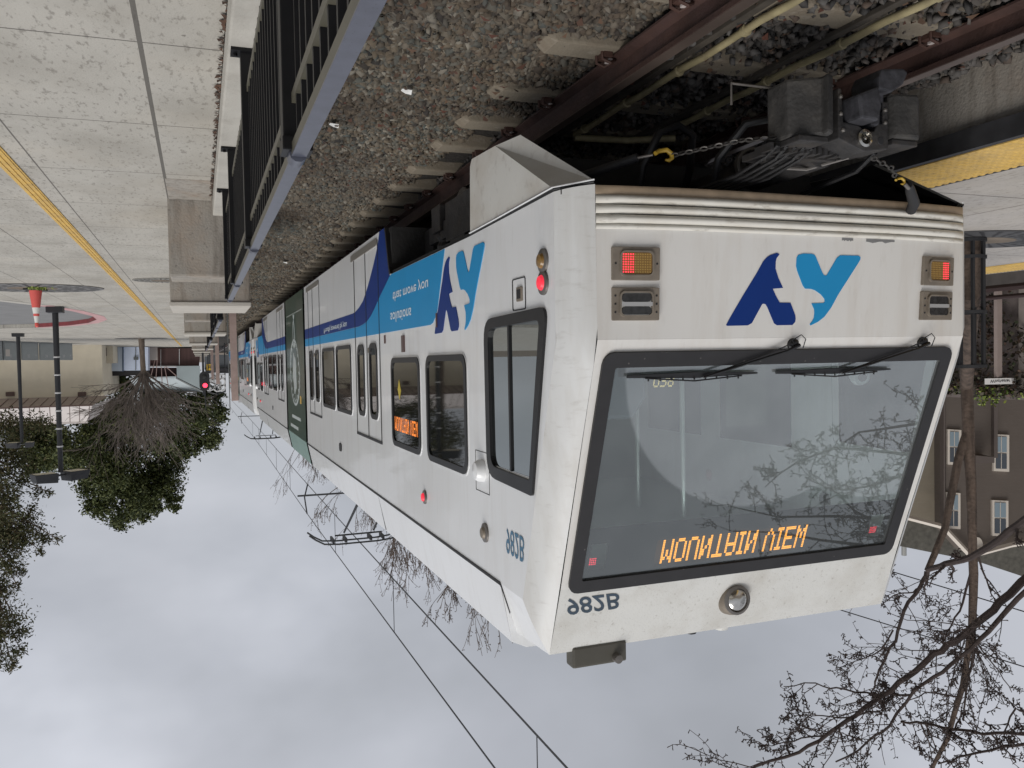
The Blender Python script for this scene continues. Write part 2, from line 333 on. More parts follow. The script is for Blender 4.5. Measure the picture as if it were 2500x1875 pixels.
def npm(name, V, Fq, mat, parent=None, smooth=False):
    """fast mesh from arrays: V (n,3) metres from the eye, Fq (m,k)"""
    base = Vector(parent['wp']) if parent else Vector((0, 0, 0))
    V = np.asarray(V, float).copy(); V[:, 0] *= -1; V[:, 2] += H; V -= np.array(base)
    Fq = np.asarray(Fq)[:, ::-1]; me = bpy.data.meshes.new(name)
    me.vertices.add(len(V)); me.vertices.foreach_set('co', V.ravel())
    k = Fq.shape[1]; me.loops.add(Fq.size); me.loops.foreach_set('vertex_index', Fq.ravel().astype(np.int32))
    me.polygons.add(len(Fq)); me.polygons.foreach_set('loop_start', np.arange(0, Fq.size, k, dtype=np.int32))
    me.update(calc_edges=True); me.validate(); me.materials.append(mat)
    if smooth: me.polygons.foreach_set('use_smooth', [True]*len(me.polygons))
    o = bpy.data.objects.new(name, me); SC.collection.objects.link(o)
    if parent: o.parent = parent
    o['wp'] = tuple(base); return o
def tag(o, label=None, cat=None, group=None, kind=None):
    if label: o['label'] = label
    if cat: o['category'] = cat
    if group: o['group'] = group
    if kind: o['kind'] = kind
    return o
def empty(name, loc, label=None, cat=None, group=None):
    o = bpy.data.objects.new(name, None); SC.collection.objects.link(o); o.empty_display_size = .2
    o.location = (-loc[0], loc[1], loc[2]+H); o['wp'] = tuple(o.location)
    return tag(o, label, cat, group)
KIDS = {}
def copy_tree(o, dx, dy, label=None, parent=None):
    if not KIDS:
        for q in SC.objects:
            if q.parent: KIDS.setdefault(q.parent.name, []).append(q)
    c = o.copy(); SC.collection.objects.link(c)
    if parent is None: c.location = (o.location[0]-dx, o.location[1]+dy, o.location[2])
    else: c.parent = parent
    if label: c['label'] = label
    for ch in KIDS.get(o.name, []): copy_tree(ch, 0, 0, None, c)
    return c
def place(o, dx, dy, label, dz=0):
    KIDS.clear(); c = copy_tree(o, dx, dy, label); c.location[2] += dz; return c
XYZ = lambda a, b, h: (a, b, h)
def rrect(x0, y0, x1, y1, r, n=4):
    r = min(r, (x1-x0)/2-1e-4, (y1-y0)/2-1e-4); pts = []
    for cx_, cy_, a0 in ((x1-r, y1-r, 0), (x0+r, y1-r, 90), (x0+r, y0+r, 180), (x1-r, y0+r, 270)):
        for k in range(n+1):
            a = radians(a0+90*k/n); pts.append((cx_+r*cos(a), cy_+r*sin(a)))
    return pts
def inset(pts, d):
    n = len(pts); res = []
    area = sum(pts[i][0]*pts[(i+1) % n][1]-pts[(i+1) % n][0]*pts[i][1] for i in range(n))
    sg = 1 if area > 0 else -1
    for i in range(n):
        p0, p1, p2 = Vector(pts[i-1]), Vector(pts[i]), Vector(pts[(i+1) % n])
        a = (p1-p0).normalized(); b = (p2-p1).normalized()
        na = Vector((-a.y, a.x))*sg; nb = Vector((-b.y, b.x))*sg; m = (na+nb)
        if m.length < 1e-6: m = na
        m.normalize(); k = 1/max(m.dot(na), .4); q = p1+m*d*k; res.append((q.x, q.y))
    return res
RND = random.Random(7)
# ================================================================ THE SETTING
def sheet(name, pts, z, mat, holes=(), side=0, kind='structure', sidemat=None):
    loops = [[Vector((p[0], p[1], 0)) for p in pts]]+[[Vector((p[0], p[1], 0)) for p in h] for h in holes]
    tris = tessellate_polygon(loops); flat = [p for l_ in loops for p in l_]
    m = MB().add([(p.x, p.y, z) for p in flat], [t[::-1] for t in tris])
    b = 0
    if side:
        for l_ in loops:
            n = len(l_)
            for i in range(n):
                p, q = l_[i], l_[(i+1) % n]; m.quad((p.x, p.y, z), (q.x, q.y, z), (q.x, q.y, z-side), (p.x, p.y, z-side))
    o = m.build(name, mat); return tag(o, kind=kind) if kind else o
tag(MB().quad((-400, -300, -1.80), (400, -300, -1.80), (400, 600, -1.80), (-400, 600, -1.80)).build('ground', soil), kind='structure')
# ballast bed (cambered strip) and its stones
bed = MB()
nx, ny = 30, 160
for i in range(nx+1):
    for j in range(ny+1):
        x = .34+(4.40-.34)*i/nx; y = -1.5+130*(j/ny)**1.6
        z = -1.745+.010*sin(x*9+y*2)+.012*sin(y*5.1-x*4)-(.05 if x < .7 else 0)
        bed.v.append((x, y, z))
for i in range(nx):
    for j in range(ny):
        a = i*(ny+1)+j; bed.f.append((a, a+ny+1, a+ny+2, a+1))
tag(bed.build('track_bed', bed_m, smooth='all'), kind='structure')
def stones(name, regions, mat, seed):
    rg = np.random.default_rng(seed); P = []; S = []
    for (x0, x1, y0, y1, n, s0, s1, z0) in regions:
        P.append(np.column_stack([rg.uniform(x0, x1, n), rg.uniform(y0, y1, n), z0+rg.uniform(0, .022, n)])); S.append(rg.uniform(s0, s1, n))
    P = np.vstack(P); S = np.concatenate(S); n = len(P)
    base = np.array([(-1, -1, -1), (1, -1, -1), (1, 1, -1), (-1, 1, -1), (-1, -1, 1), (1, -1, 1), (1, 1, 1), (-1, 1, 1)], float)*.5
    Vv = base[None]+rg.uniform(-.26, .26, (n, 8, 3)); Vv *= np.array([1, .8, .6])[None, None]*rg.uniform(.7, 1.3, (n, 1, 3))
    q = rg.normal(size=(n, 4)); q /= np.linalg.norm(q, axis=1)[:, None]; w, x, y, z = q.T
    R = np.stack([1-2*(y*y+z*z), 2*(x*y-w*z), 2*(x*z+w*y), 2*(x*y+w*z), 1-2*(x*x+z*z), 2*(y*z-w*x), 2*(x*z-w*y), 2*(y*z+w*x), 1-2*(x*x+y*y)], 1).reshape(n, 3, 3)
    Vv = np.einsum('nij,nkj->nki', R, Vv)*S[:, None, None]+P[:, None]
    q6 = np.array([(0, 3, 2, 1), (4, 5, 6, 7), (0, 1, 5, 4), (1, 2, 6, 5), (2, 3, 7, 6), (3, 0, 4, 7)])
    Fq = (np.arange(n)[:, None, None]*8+q6[None]).reshape(-1, 4)
    return tag(npm(name, Vv.reshape(-1, 3), Fq, mat), kind='stuff')
stones('ballast_gravel', [(.34, 2.2, 1.2, 5.5, 21000, .024, .052, -1.728), (.34, 1.95, 5.5, 10, 18000, .026, .050, -1.728), (.34, 1.9, 10, 22, 18000, .034, .066, -1.73), (.5, 1.9, 22, 50, 7000, .06, .11, -1.735),
                          (2.2, 3.72, 1.2, 3.3, 3500, .03, .055, -1.728)], gravel, 3)
stones('ballast_between_rails', [(2.2, 4.35, 1.4, 9, 16000, .028, .055, -1.728), (2.3, 3.66, 1.4, 6.5, 1500, .025, .045, -1.675), (3.8, 4.35, 1.4, 7, 1400, .025, .05, -1.672)], gravel_shaded, 4)  # raised dark stones half bury the sleepers, imitating shade between the rails
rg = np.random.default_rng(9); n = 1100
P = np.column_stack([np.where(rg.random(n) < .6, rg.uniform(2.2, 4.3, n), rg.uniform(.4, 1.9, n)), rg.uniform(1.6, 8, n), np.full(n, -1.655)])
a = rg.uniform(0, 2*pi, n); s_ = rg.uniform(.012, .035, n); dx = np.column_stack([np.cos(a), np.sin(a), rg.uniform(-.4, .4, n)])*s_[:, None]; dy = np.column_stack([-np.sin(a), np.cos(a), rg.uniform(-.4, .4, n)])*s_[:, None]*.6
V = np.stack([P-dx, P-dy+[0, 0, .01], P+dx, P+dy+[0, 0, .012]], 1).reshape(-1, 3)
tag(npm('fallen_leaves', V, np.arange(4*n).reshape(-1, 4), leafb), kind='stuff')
# plaza with the bus bay cut into it
bay = [(-14, 20.5), (-9, 19.8), (-6, 20.6), (-4.45, 22.6), (-3.85, 24.2), (-3.35, 26.5), (-3.1, 29.2), (-3.2, 31.3), (-3.7, 33.6), (-4.6, 35.6), (-6.0, 37.3), (-9, 39.0), (-14, 40.0)]
outer = [(.158, -12), (.158, 150), (-60, 150), (-60, -12)]
sheet('plaza_paving', outer, -1.60, plaza_m, holes=[bay[::-1]], side=.14)
sheet('bus_bay_road', [(-14.2, 19), (-2.5, 19), (-2.5, 41), (-14.2, 41)], -1.745, asphalt)
def offs(pts, d):
    res = []
    for i, p in enumerate(pts):
        a = Vector(pts[max(i-1, 0)]); b = Vector(pts[min(i+1, len(pts)-1)]); t = (b-a).normalized(); nn = Vector((t.y, -t.x)); q = Vector(p)+nn*d; res.append((q.x, q.y))
    return res
m = MB(); mo = offs(bay, .32)
mr = MB()
for i in range(len(bay)-1):
    (m if i >= 4 and i <= 9 else mr).quad((bay[i][0], bay[i][1], -1.594), (bay[i+1][0], bay[i+1][1], -1.594), (mo[i+1][0], mo[i+1][1], -1.594), (mo[i][0], mo[i][1], -1.594))
kerb = empty('bus_bay_kerb', (-3.2, 29, -1.6), 'pink worn kerb curving round the grey bus bay in the plaza', 'kerb')
m.build('painted_top', pink_curb, kerb); mr.build('plain_top', conc_curb, kerb)
m = MB(); mi = offs(bay, -.012)
for i in range(5, 10): m.quad((mi[i][0], mi[i][1], -1.600), (mi[i+1][0], mi[i+1][1], -1.600), (mi[i+1][0], mi[i+1][1], -1.742), (mi[i][0], mi[i][1], -1.742))
m.build('painted_face', red_curb, kerb)
# curb along the railing
m = MB().box((.162, -12, -1.75), (.345, 8.66, -1.45)); cb = m.build('railing_kerb', conc_curb, bevel=.012); tag(cb, 'low light concrete kerb under the near black railing', 'kerb')
for k in range(6):
    y0 = 10.5+8.6*k; c = MB().box((.162, y0+.004, -1.75), (.345, y0+6.75, -1.45)).build('railing_kerb', conc_curb, bevel=.012)
    tag(c, 'low concrete kerb running between the %s seat walls' % ['first and second', 'second and third', 'third and fourth', 'fourth and fifth', 'fifth and sixth', 'sixth and seventh'][k], 'kerb', 'kerbs between the seat walls')
# gutter joint debris
n = 260; P = np.column_stack([rg.uniform(.138, .160, n), rg.uniform(2.5, 8.4, n), np.full(n, -1.592)]); a = rg.uniform(0, 6.28, n); s_ = rg.uniform(.006, .02, n)
dx = np.column_stack([np.cos(a), np.sin(a), rg.uniform(-.3, .3, n)])*s_[:, None]; dy = np.column_stack([-np.sin(a), np.cos(a), rg.uniform(-.3, .3, n)])*s_[:, None]
tag(npm('gutter_litter', np.stack([P-dx, P-dy+[0, 0, .006], P+dx, P+dy+[0, 0, .006]], 1).reshape(-1, 3), np.arange(4*n).reshape(-1, 4), pbr('dead_leaf', (.05, .03, .02), .9, island=[(.03, .02, .015), (.10, .05, .03)])), kind='stuff')
# yellow tactile strip along the plaza
ys = empty('yellow_warning_strip', (-1.36, 6, -1.6), 'narrow yellow ribbed strip running along the plaza paving', 'warning strip')
m = MB().box((-1.425, 2, -1.60), (-1.295, 75, -1.590)); m.build('base_strip', yellow_m, ys)
m = MB()
for x in (-1.40, -1.36, -1.32): m.box((x-.011, 2, -1.590), (x+.011, 75, -1.584))
m.build('ridge', yellow_m, ys)
# right platform
ZP = -1.22
tag(MB().box((4.46, -8, -1.75), (11.95, 110, ZP)).build('station_platform', platf_m), kind='structure')
pw = MB().box((4.44, -8, -1.75), (4.455, 110, -1.345)).build('platform_face', conc_wall); tag(pw, kind='structure')
pe = MB().box((4.40, -8, -1.345), (4.457, 110, ZP+.004)).build('platform_nosing', pbr('nosing_dark', (.03, .03, .033), .7, var=.3, vscale=8)); tag(pe, 'dark rubber nosing along the near platform edge', 'nosing')
def tactile(x0, x1, y0, y1, label):
    r = empty('tactile_paving', (x0, y0, ZP), label, 'tactile paving')
    MB().box((x0, y0, ZP), (x1, y1, ZP+.010)).build('base_strip', yellow_m, r)
    bx = np.arange(x0+.03, x1, .06); by = np.arange(max(y0, 2), min(y1, 16), .06); X, Y = np.meshgrid(bx, by); c = np.column_stack([X.ravel(), Y.ravel(), np.full(X.size, ZP+.010)])
    q = np.array([(-.016, -.016, 0), (.016, -.016, 0), (.016, .016, 0), (-.016, .016, 0), (-.009, -.009, .006), (.009, -.009, .006), (.009, .009, .006), (-.009, .009, .006)])
    V = (c[:, None]+q[None]).reshape(-1, 3); ff = np.array([(4, 5, 6, 7), (0, 1, 5, 4), (1, 2, 6, 5), (2, 3, 7, 6), (3, 0, 4, 7)])
    npm('domes', V, (np.arange(len(c))[:, None, None]*8+ff[None]).reshape(-1, 4), yellow_m, r)
    MB().box((x1+.002, y0, ZP), (x1+.035, y1, ZP+.012)).build('edge_trim', seam_m, r); return r
tactile(4.46, 5.10, -4, 60, 'wide yellow bumpy strip at the platform edge beside the train')
tactile(10.85, 11.75, -4, 60, 'yellow bumpy strip at the far edge of the platform behind the tree guard')
# ================================================================ THE TRACK
clip_n = 0
def make_sleeper(y, label):
    r = empty('railway_sleeper', (CXT, y, -1.70), label, 'sleeper', 'concrete sleepers under the track')
    m = MB(); prof = [(-.125, -1.80), (.125, -1.80), (.098, -1.655), (-.098, -1.655)]
    xs = [1.745, 1.80, 4.16, 4.22]
    def pt(x, e):
        k = .72 if e else 1
        return [(x, y+a*k, z if z < -1.7 else (z-.03 if e else z)) for a, z in prof]
    secs = [pt(xs[0], 1), pt(xs[1], 0), pt(xs[2], 0), pt(xs[3], 1)]
    m.add([p for s in secs for p in s], [(i*4+k, i*4+(k+1) % 4, (i+1)*4+(k+1) % 4, (i+1)*4+k) for i in range(3) for k in range(4)]+[(0, 1, 2, 3), (15, 14, 13, 12)])
    m.build('beam', sleeper_m, r, bevel=.012)
    for xr in (CXT-.7525, CXT+.7525):
        for sd in (-1, 1):
            c = MB(); x = xr+sd*.085
            for dy in (-.035, .035):
                c.tube([(x+sd*.055, y+dy, -1.655), (x+sd*.055, y+dy, -1.615), (x+sd*.01, y+dy*1.1, -1.600), (x-sd*.03, y+dy*.5, -1.622), (x-sd*.035, y, -1.634)], .009, 6)
            c.box((x+min(0, sd*.05), y-.05, -1.655), (x+max(0, sd*.05), y+.05, -1.628)); cc = c.build('rail_clip', clip_m, r, smooth=True)
            MB().box((x-.012, y-.028, -1.628), (x+.012, y+.028, -1.612)).build('insulator', insul_m, cc, bevel=.004)
    return r
ORD = ['first', 'second', 'third', 'fourth', 'fifth', 'sixth', 'seventh', 'eighth', 'ninth', 'tenth', 'eleventh', 'twelfth', 'thirteenth', 'fourteenth', 'fifteenth', 'sixteenth', 'seventeenth', 'eighteenth', 'nineteenth', 'twentieth']
SY = [1.87, 2.63, 3.36, 4.13, 4.96, 5.66, 6.34, 7.18]+[7.18+.76*k for k in range(1, 66)]
s0 = make_sleeper(SY[0], 'concrete sleeper nearest the camera, light grey, with clips holding the rails')
for i, y in enumerate(SY[1:], 1):
    lb = 'pale concrete sleeper in dark gravel, %s from the camera' % ORD[i] if i < 20 else 'small far concrete sleeper end in the gravel beside the train'
    if i < 26: place(s0, 0, y-SY[0], lb)
    else:
        c = s0.copy(); SC.collection.objects.link(c); c.location[1] += y-SY[0]; c['label'] = lb; KIDS.clear()
        b = [q for q in s0.children if q.name.startswith('beam')][0].copy(); SC.collection.objects.link(b); b.parent = c
def rail(xc, label):
    r = empty('running_rail', (xc, 2, -1.65), label, 'rail')
    pr = [(-.070, -1.652), (.070, -1.652), (.070, -1.640), (.012, -1.622), (.009, -1.545), (.034, -1.530), (.036, -1.503), (-.036, -1.503), (-.034, -1.530), (-.009, -1.545), (-.012, -1.622), (-.070, -1.640)]
    MB().prism([(xc+a, b) for a, b in pr], lambda a, b, h: (a, h, b), -2, 130).build('web_and_foot', rail_m, r)
    MB().box((xc-.033, -2, -1.503), (xc+.033, 130, -1.4985)).build('head', rail_top, r); return r
rail(CXT-.7525, 'rusty brown rail on the left side of the near track')
rail(CXT+.7525, 'rusty brown rail of the near track nearest the platform')
def conduit(x, y0, y1, z, label):
    r = empty('conduit_pipe', (x, y0, z), label, 'pipe')
    MB().tube([(x, y0+(y1-y0)*k/20, z+.006*sin(k*2.1)) for k in range(21)], .021, 10).build('pipe', tan_pipe, r, smooth=True)
    y = y0+.25
    while y < y1:
        MB().lathe((x, y-.016, z), [(.021, 0), (.030, .004), (.030, .026), (.021, .030)], (0, 1, 0), 12).build('coupling', tan_pipe, r, smooth=True); y += .62
    return r
conduit(2.60, .8, 5.55, -1.618, 'yellowish conduit pipe between the rails, the left one')
conduit(3.20, .8, 5.2, -1.618, 'yellowish conduit pipe between the rails, the right one')
r = empty('conduit_pipe', (2.65, 5.55, -1.60), 'short yellowish pipe lying across the track under the train', 'pipe')
MB().tube([(2.60, 5.56, -1.60), (3.0, 5.5, -1.595), (3.32, 5.36, -1.60)], .024, 10).build('pipe', tan_pipe, r, smooth=True)
# dark wooden cable board beside each pipe
for x, l_ in ((2.52, 'left'), (3.12, 'right')):
    b = MB().box((x-.02, .8, -1.66), (x+.03, 6, -1.632)).build('cable_board', pbr('wet_board', (.05, .042, .033), .8, var=.3, vscale=10), bevel=.004)
    tag(b, 'dark wet board lying beside the %s yellowish pipe' % l_, 'board')
# second track beyond the platform
for xc, l_ in ((12.63, 'far track rail just beyond the platform'), (14.07, 'far track rail nearest the ivy wall')):
    r = empty('running_rail', (xc, 10, -1.6), 'rusty ' + l_, 'rail')
    MB().prism([(xc-.07, -1.652), (xc+.07, -1.652), (xc+.012, -1.62), (xc+.035, -1.53), (xc+.035, -1.50), (xc-.035, -1.50), (xc-.035, -1.53), (xc-.012, -1.62)], lambda a, b, h: (a, h, b), -3, 60).build('web_and_foot', rail_m, r)
# ================================================================ THE TRAIN
XL = 1.657; XR = 2*CXT-XL; YM = 31.86
def bow(x):
    u = abs(x-CXT); return .055 if u < .45 else .055*max(0, 1-((u-.45)/.735)**2)
def FL(x, z, h=0):                       # lower front face
    t = 1 if z < -.60 else max(0, (z+.085)/(-.60+.085))
    return (x, 3.63-bow(x)*t-h, z)
WN = Vector((0, -.938, .347))
def WP(x, z, h=0):                        # windscreen plane
    return (x, 3.661+.37*z-.938*h, z+.347*h)
def SL(y, z, h=0): return (XL-h, y, z)
def SR(y, z, h=0): return (XR+h, y, z)
def mirx(p): return (2*CXT-p[0], p[1], p[2])
def cab_section(car, rear=False):
    tf = (lambda p: (p[0], YM-p[1], p[2])) if rear else None; fl = rear
    B = lambda: MB(tf, fl)
    BE = 14.2
    # ---- side walls
    for sd in (0, 1):
        mm = (lambda p: mirx(p)) if sd else (lambda p: p)
        m = B(); S = lambda y, z: mm((XL, y, z))
        out_ = [(3.80, -.82), (5.15, -.797), (7.50, -.795), (7.56, -.80), (7.60, -.84), (7.76, -1.25), (BE, -1.25), (BE, 1.346), (4.325, 1.346), (3.80, -.085)]
        cabw = [(4.74, -.30), (4.84, -.235), (4.76, -.2)]
        if not sd:   # the cab side window is a real opening
            hole = [(3.985, -.215), (4.80, -.215), (4.80, .64), (4.155, .64)]
            v = [S(*p) for p in out_+hole]
            tr = tessellate_polygon([[Vector((a, b, 0)) for a, b in out_], [Vector((a, b, 0)) for a, b in hole]])
            m.add(v, tr)
        else:
            hs_ = [[(3.985, -.215), (4.80, -.215), (4.80, .64), (4.155, .64)], [(5.32, .0), (6.27, .0), (6.27, .73), (5.32, .73)], [(6.57, .0), (7.53, .0), (7.53, .73), (6.57, .73)]]
            v = [S(*p) for p in out_]+[S(*p) for h_ in hs_ for p in h_]
            m.add(v, tessellate_polygon([[Vector((a, b, 0)) for a, b in out_]]+[[Vector((a, b, 0)) for a, b in h_] for h_ in hs_]))
        # chamfer to the front corner, cove to the roof
        fb, fc, ft = (XL, 3.80, -.82), (XL, 3.80, -.085), (XL, 4.325, 1.346)
        cb_, cc_, ct_ = (XL+.145, 3.63, -.832), (XL+.145, 3.63, -.085), (XL+.135, 4.275, 1.662)
        cm = B(); K = 7; rows = []
        for (p, c) in ((fb, cb_), (tuple(a+(b-a)*.93 for a, b in zip(fb, fc)), tuple(a+(b-a)*.93 for a, b in zip(cb_, cc_))), (tuple(a+(b-a)*.07 for a, b in zip(fc, ft)), tuple(a+(b-a)*.07 for a, b in zip(cc_, ct_))), (ft, ct_)):
            P0, P1 = Vector(p), Vector(c); ctl = (P0+P1)/2+Vector((-.030, -.030, 0)); rows.append([mm(tuple(P0*(1-t)**2+ctl*2*t*(1-t)+P1*t*t)) for t in [k/(K-1) for k in range(K)]])
        cm.add([p for r_ in rows for p in r_], [(i*K+k, i*K+k+1, (i+1)*K+k+1, (i+1)*K+k) for i in range(3) for k in range(K-1)])
        cm.build('corner_panel', pbr('corner_white_dimmed', (.66, .665, .655), .42, var=.03, dirt=[((.38, .34, .28), 2.4, .42, .75, .40, VS), ((.25, .22, .18), 14, .56, .78, .30, (.6, .6, 2))]), car, smooth='all')  # white toned down to offset sunlight on the chamfer, plus grime streaks
        m.quad(*[mm(p) for p in (ft, (XL, 4.68, 1.346), (XL+.106, 4.715, 1.662), ct_)])
        m.build('side_wall', white, car)
        m = B()
        rr = [(XL-.002, 1.352), (XL+.075, 1.72), (XL+.17, 1.765), (CXT, 1.785)]
        for i in range(3):
            (xa, za), (xb, zb) = rr[i], rr[i+1]
            m.quad(mm((xa, 4.69 if i == 0 else 4.72, za)), mm((xa, BE, za)), mm((xb, BE, zb)), mm((xb, 4.72, zb)))
        m.quad(*[mm(p) for p in ((XL, 4.69, 1.35), (XL+.075, 4.72, 1.72), (XL+.17, 4.72, 1.765), (CXT, 4.72, 1.785), (CXT, 4.72, 1.5), (XL+.05, 4.72, 1.35))])
        rf = m.build('roof_fairing', white, car)
        s = B()
        for y in (8.2, 11.3): s.box(mm((XL-.004, y-.006, 1.38)), mm((XL+.06, y+.006, 1.39)))
        sm = B(); sm.prism([(4.69, 1.338), (BE, 1.338), (BE, 1.356), (4.69, 1.356)], (lambda a, b, h: mm(SL(a, b, h))), -.002, .006)
        sm.prism([(4.685, 1.346), (4.70, 1.346), (4.73, 1.655), (4.716, 1.655)], lambda a, b, h: mm((XL+.105*(b-1.346)/.316-h, a, b)), -.01, .006)
        for y in (8.35,): sm.prism([(y, 1.35), (y+.008, 1.35), (y+.008, 1.71), (y, 1.71)], lambda a, b, h: mm((XL+.073*(b-1.346)/.374-h, a, b)), -.004, .003)
        sm.build('roof_seam', seam_m, rf)
        # pod under the cab and its seam
        m = B()
        pb = [(XL, 5.15, -.812), (XL, 5.125, -1.235), (XL, 5.085, -1.275), (XL, 4.64, -1.25), (XL, 3.805, -.838)]
        m.add([mm(p) for p in pb], [tuple(range(5))]); m.quad(*[mm(p) for p in (pb[4], pb[3], (1.713, 4.373, -1.25), (XL+.145, 3.633, -.85))])
        m.quad(*[mm(p) for p in (pb[0], pb[1], (XL+.2, 5.15, -1.24), (XL+.2, 5.15, -.812))])
        pod = m.build('front_skirt', pbr('skirt_white', (.66, .65, .61), .38, var=.04, dirt=[((.36, .28, .19), 1.6, .42, .75, .45, (1, 1, 1.6)), ((.2, .16, .12), 12, .56, .75, .35, A1)]), car)
        m = B(); o_ = .012
        m.add([mm((p[0]+o_, p[1]-(.0 if i < 3 else -.006), p[2]+.004)) for i, p in enumerate(pb)], [tuple(range(5))])
        m.quad(*[mm(p) for p in ((XL+.014, 3.83, -.838), (XL+.014, 4.66, -1.25), (1.723, 4.40, -1.248), (XL+.152, 3.655, -.85))])
        m.build('skirt_lining', seam_m, pod)
        m = B().prism([(3.805, -.838), (5.15, -.812), (5.15, -.797), (3.80, -.823)], lambda a, b, h: mm(SL(a, b, h)), -.004, .002)
        m.tube([mm(p) for p in ((XL-.002, 3.80, -.831), (XL+.14, 3.630, -.843))], .006, 5); m.build('skirt_gap', seam_m, pod)
        m = B().tube([mm(p) for p in ((XL-.004, 5.15, -.816), (XL-.004, 4.6, -.825), (XL-.004, 3.805, -.842), (XL+.142, 3.630, -.854))], .005, 6); m.build('skirt_bead', chrome if False else white, pod)
    # ---- floor, underside, inner bulkhead
    B().box((XL+.02, 3.75, -.83), (XR-.02, 8.05, -.80)).build('cab_floor', dark_grey, car)
    B().box((XL+.03, 7.62, -1.24), (XR-.03, BE-.01, -1.20)).build('underfloor', dark_grey, car)
    B().box((XL+.03, 7.60, -1.24), (XR-.03, 7.66, -.80)).build('step_wall', dark_grey, car)
    wf = B(); wf.prism([(7.53, -.80), (7.605, -.80), (7.765, -1.25), (7.72, -1.25), (7.585, -.86)], lambda a, b, h: SL(a, b, h), -.16, .004); wf.build('skirt_end', black_rub, car)
    # ---- roof top & front
    m = B(); m.add([(XL+.135, 4.275, 1.662), (XR-.135, 4.275, 1.662), (XR-.106, 4.72, 1.662), (XL+.106, 4.72, 1.662)], [(0, 1, 2, 3)]); m.build('cab_roof', white_top, car)
    xs = [XL+.145+(XR-XL-.29)*i/22 for i in range(23)]
    zs = [-.62, -.50, -.35, -.2, -.085]
    m = B(); m.add([FL(x, z) for x in xs for z in zs], [(i*5+k, (i+1)*5+k, (i+1)*5+k+1, i*5+k+1) for i in range(22) for k in range(4)])
    lp = m.build('front_panel', white_front, car, smooth=True)
    m = B(); xa, xb = XL+.145, XR-.145; oa, ob_, oz0, oz1 = 1.875, 4.085, .0, 1.26
    def wq(x0, z0, x1, z1): m.quad(WP(x0, z0), WP(x1, z0), WP(x1, z1), WP(x0, z1))
    wq(xa, -.085, xb, oz0); wq(xa, oz0, oa, oz1); wq(ob_, oz0, xb, oz1)
    fp = m.build('windscreen_surround', white_front, car)
    m = B(); m.quad(WP(xa, oz1), WP(xb, oz1), (xb+.01, 4.275, 1.662), (xa-.01, 4.275, 1.662)); m.build('brow_panel', white_top, car)
    # bumper ribs
    bm_ = B()
    def strip(z0, z1, h0, nseg, mat, name, parent):
        q = B(); vs = []; K = 9
        for i, x in enumerate(xs):
            e = min(1, min(i, 22-i)/1.0+.15)
            for k in range(K):
                t = k/(K-1); z = z0+(z1-z0)*t; h = h0*(sin(pi*t)**.55)*e+.001
                q.v.append(tf(FL(x, z, h)) if tf else FL(x, z, h))
        q.tf = None
        q.f = [(i*K+k, (i+1)*K+k, (i+1)*K+k+1, i*K+k+1) for i in range(22) for k in range(K-1)]
        return q.build(name, mat, parent, smooth='all')
    bp = strip(-.828, -.785, .006, 1, rust_trim, 'bumper_trim', car)
    for k in range(3): strip(-.785+.0475*k, -.785+.0475*(k+1)-.003, .026, 1, rib_white, 'bumper_rib', bp)
    strip(-.645, -.618, .014, 1, rib_white, 'bumper_lip', bp)
    # peeling paint chips
    m = B()
    for x0, x1 in ((3.235, 3.31), (3.40, 3.60)):
        n = 9; top = [(x0+(x1-x0)*i/n, -.614) for i in range(n+1)]; bt = [(x0+(x1-x0)*i/n, -.604+RND.uniform(0, .012)) for i in range(n, -1, -1)]
        m.prism(top+bt, FL, .0005, .0015)
    if not rear: m.build('paint_chip', pbr('primer_grey', (.22, .22, .22), .7), lp)
    # ---- windscreen
    fo = rrect(1.842, -.026, 4.105, 1.283, .06); fi = rrect(1.915, .048, 4.030, 1.212, .012)
    wf = B().ring(fo, fi, WP, -.01, .016).build('windscreen_frame', black_frame, car)
    gl = B().quad(WP(1.90, .035, .002), WP(4.045, .035, .002), WP(4.045, 1.225, .002), WP(1.90, 1.225, .002)).build('windscreen_glass', ws_glass, wf)
    # black frit band with three clear patches
    band = rrect(1.915, .915, 4.03, 1.215, .005); m = B()
    xsb = [1.915, 1.950, 2.050, 2.36, 3.565, 3.875, 3.975, 4.03]
    for i in range(7):
        if i in (1, 5): zz_ = [(.915, 1.01), (1.16, 1.215)]
        elif i == 3: zz_ = [(.915, 1.025), (1.19, 1.215)]
        else: zz_ = [(.915, 1.215)]
        for z0, z1 in zz_: m.quad(WP(xsb[i], z0, -.004), WP(xsb[i+1], z0, -.004), WP(xsb[i+1], z1, -.004), WP(xsb[i], z1, -.004))
    m.build('tinted_band', pbr('frit', (.035, .034, .036), .5), wf)
    # destination sign
    sg = B().box((2.22, 4.14, .97), (3.66, 4.20, 1.22)).build('destination_sign', seam_m, car)
    led_text(B(), 'MOUNTAIN VIEW', lambda a, b, h: WP(a, b, -.012+h), 2.405, 3.40, 1.032, 1.178, 'led_letters', orange_led, sg)
    for x in (1.97, 3.92):
        q = B()
        for i in range(5):
            for k in range(4): q.quad(*[WP(x-.025+.011*i+a, 1.095+.011*k+b, -.01) for a, b in ((0, 0), (.007, 0), (.007, .007), (0, .007))])
        q.build('marker_lamp', red_led, car)
    # run number card
    if not rear: led_text(B(), '038', lambda a, b, h: WP(a, b, -.02+h), 2.165, 2.285, .103, .165, 'run_number', yellow_led, car, cols=5)
